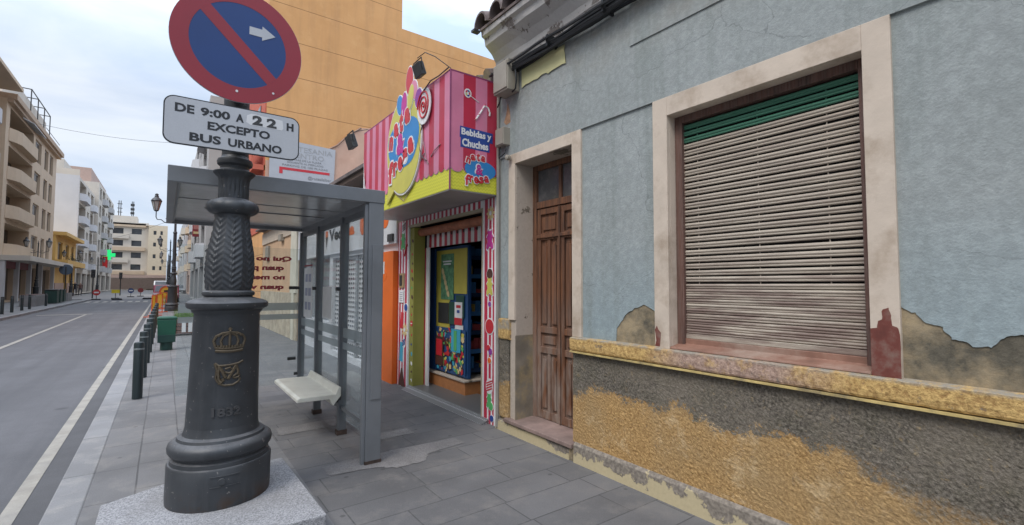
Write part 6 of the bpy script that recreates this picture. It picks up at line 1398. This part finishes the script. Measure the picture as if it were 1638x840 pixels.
# left-side street furniture
def planter_box(loc, lb, w_, h_, m_, leafy=False):
    e = empty('planter', loc, lb, 'planter'); mb_ = MB(); mb_.box(-.4, .4, -w_/2, w_/2, 0, h_); mb_.build('box', m_, e, .02)
    mb_ = MB(); mb_.box(-.34, .34, -w_/2+.06, w_/2-.06, h_+.001, h_+.03); mb_.build('soil', M['brown'], e); return e
planter_box((-7.3, 46.5, 0), 'long grey concrete planter behind the left kerb bollards', 4.0, .75, plain('grey_concrete', (0.2, .2, .2))); planter_box((-7.1, 57, 0), 'short grey concrete planter beyond the dark containers on the left pavement', 2.2, .7, plain('grey_concrete', (0.22, .22, .22)))
for k, y in enumerate((50, 51.6, 53.2)):
    e = empty('street_container', (-6.9, y, 0), ('first', 'middle', 'last')[k]+' dark container of three on the left pavement', 'container', 'dark containers on the left pavement')
    mb = MB(); mb.box(-.35, .35, -.5, .5, .06, 1.0); mb.build('body', M['bind'], e, .03); mb = MB(); mb.box(-.38, .38, -.53, .53, 1.005, 1.08); mb.build('lid', M['black'], e, .02)
# traffic-light posts and a blue street sign on the left
tl = empty('traffic_light', (-6.4, 70, -.1), 'dark traffic light on a slim pole at the left of the junction', 'traffic light'); mb = MB(); mb.tube([(0, 0, 0), (0, 0, 3.2)], .06, 8); mb.build('pole', M['steel'], tl); mb = MB(); mb.box(-.18, .18, -.15, .15, 2.3, 3.2); mb.build('head', M['black'], tl, .03)
mb = MB()
for z_ in (2.45, 2.75, 3.05): mb.tube([(0, -.15, z_), (0, -.17, z_)], .1, 12)
mb.build('lens', M['steel'], tl)
tl2 = copy_tree(tl); tl2.location = (-4.9, 85, -.1); tl2['label'] = 'farther dark traffic light beyond the yellow sign'
bs2 = empty('street_sign', (-8.4, 68, 0), 'round dark backed traffic sign on a pole in front of the yellow house', 'traffic sign'); mb = MB(); mb.tube([(0, 0, 0), (0, 0, 3.3)], .05, 8); mb.build('pole', M['steel'], bs2); mb = MB(); mb.prism([(.55*math.cos(t*.2618), 0, 3.0+.55*math.sin(t*.2618)) for t in range(24)], (0, .03, 0)); mb.build('disc', plain('blue_grey_disc', (0.09, .12, .16)), bs2)
# two pedestrians
def person(loc, lb, top, bot, rz=0, k=1.0):
    me = bpy.data.meshes.new('person'); V_ = [(0, 0, .92), (0, 0, 1.15), (0, 0, 1.38), (0, .01, 1.50), (0, .0, 1.62), (.10, 0, .88), (.12, -.06, .50), (.12, .04, .08), (.12, -.10, .04), (-.10, 0, .88), (-.11, .08, .50), (-.12, .16, .10), (-.12, .05, .04), (.20, 0, 1.38), (.25, .04, 1.12), (.24, -.06, .88), (-.20, 0, 1.38), (-.25, -.02, 1.12), (-.24, -.12, .90)]
    E_ = [(0, 1), (1, 2), (2, 3), (3, 4), (0, 5), (5, 6), (6, 7), (7, 8), (0, 9), (9, 10), (10, 11), (11, 12), (2, 13), (13, 14), (14, 15), (2, 16), (16, 17), (17, 18)]
    rad = [.15, .14, .15, .055, .10, .10, .065, .045, .035, .10, .065, .045, .035, .06, .045, .03, .06, .045, .03]
    me.from_pydata(V_, E_, []); o_ = bpy.data.objects.new('person', me); COL.objects.link(o_)
    sk = o_.modifiers.new('skin', 'SKIN'); ss = o_.modifiers.new('sub', 'SUBSURF'); ss.levels = 1; ss.render_levels = 2
    for i, r_ in enumerate(rad): me.skin_vertices[0].data[i].radius = (r_, r_*.8)
    me.skin_vertices[0].data[0].use_root = True
    s = NT('clothes'); X = s.xyz(s.pos(world=False)); c = s.mix(s.math('GREATER_THAN', X['Z'], .95), bot, top); c = s.mix(s.math('GREATER_THAN', X['Z'], 1.47), c, (0.35, 0.2, 0.14)); c = s.mix(s.math('GREATER_THAN', X['Z'], 1.66), c, (0.03, 0.02, 0.02)); s.color(c); me.materials.append(s.m)
    o_.location = loc; o_.rotation_euler = (0, 0, rz); o_.scale = (k,)*3; return tag(o_, lb, 'person', 'pedestrians by the yellow house')
person((-9.2, 82, 0), 'pedestrian in a black top and dark trousers walking past the yellow house', (0.02, 0.02, 0.025), (0.03, 0.03, 0.05), 0, 1.05); person((-8.6, 81, 0), 'pedestrian in a brown top walking beside the one in black', (0.12, 0.06, 0.05), (0.05, 0.05, 0.06), .4)
# overhead wires
mb = MB()
def wire(a, b, sag, r_=.012):
    a, b = Vector(a), Vector(b); mb.tube([a.lerp(b, t/14)-Vector((0, 0, sag*4*(t/14)*(1-t/14))) for t in range(15)], r_, 5)
wire((LX, 60, 16.2), (2.97, 60, 16.6), .5, .015); tag(mb.build('overhead_wire', M['cable']), 'thin black wire crossing the sky from the tan block to the right side', 'wire')
mb = MB(); wire((LX, 100, 8.0), (2.6, 52, 8.6), .6, .015); tag(mb.build('overhead_wire', M['cable']), 'thin black wire slanting across the street below the lantern', 'wire')
# low wall plane of houses behind camera on the left side of the street so that reflections are not empty
E9, ep = facade('opposite_house_row', 'plain cream building opposite, outside the left edge', LX, 1, -12, 33.8, 9.5, 2, crb, [(-8, -5, 'n'), (0, 3, 'n'), (8, 11, 'n'), (17, 20, 'n'), (26, 29, 'n')], zg=3.6)
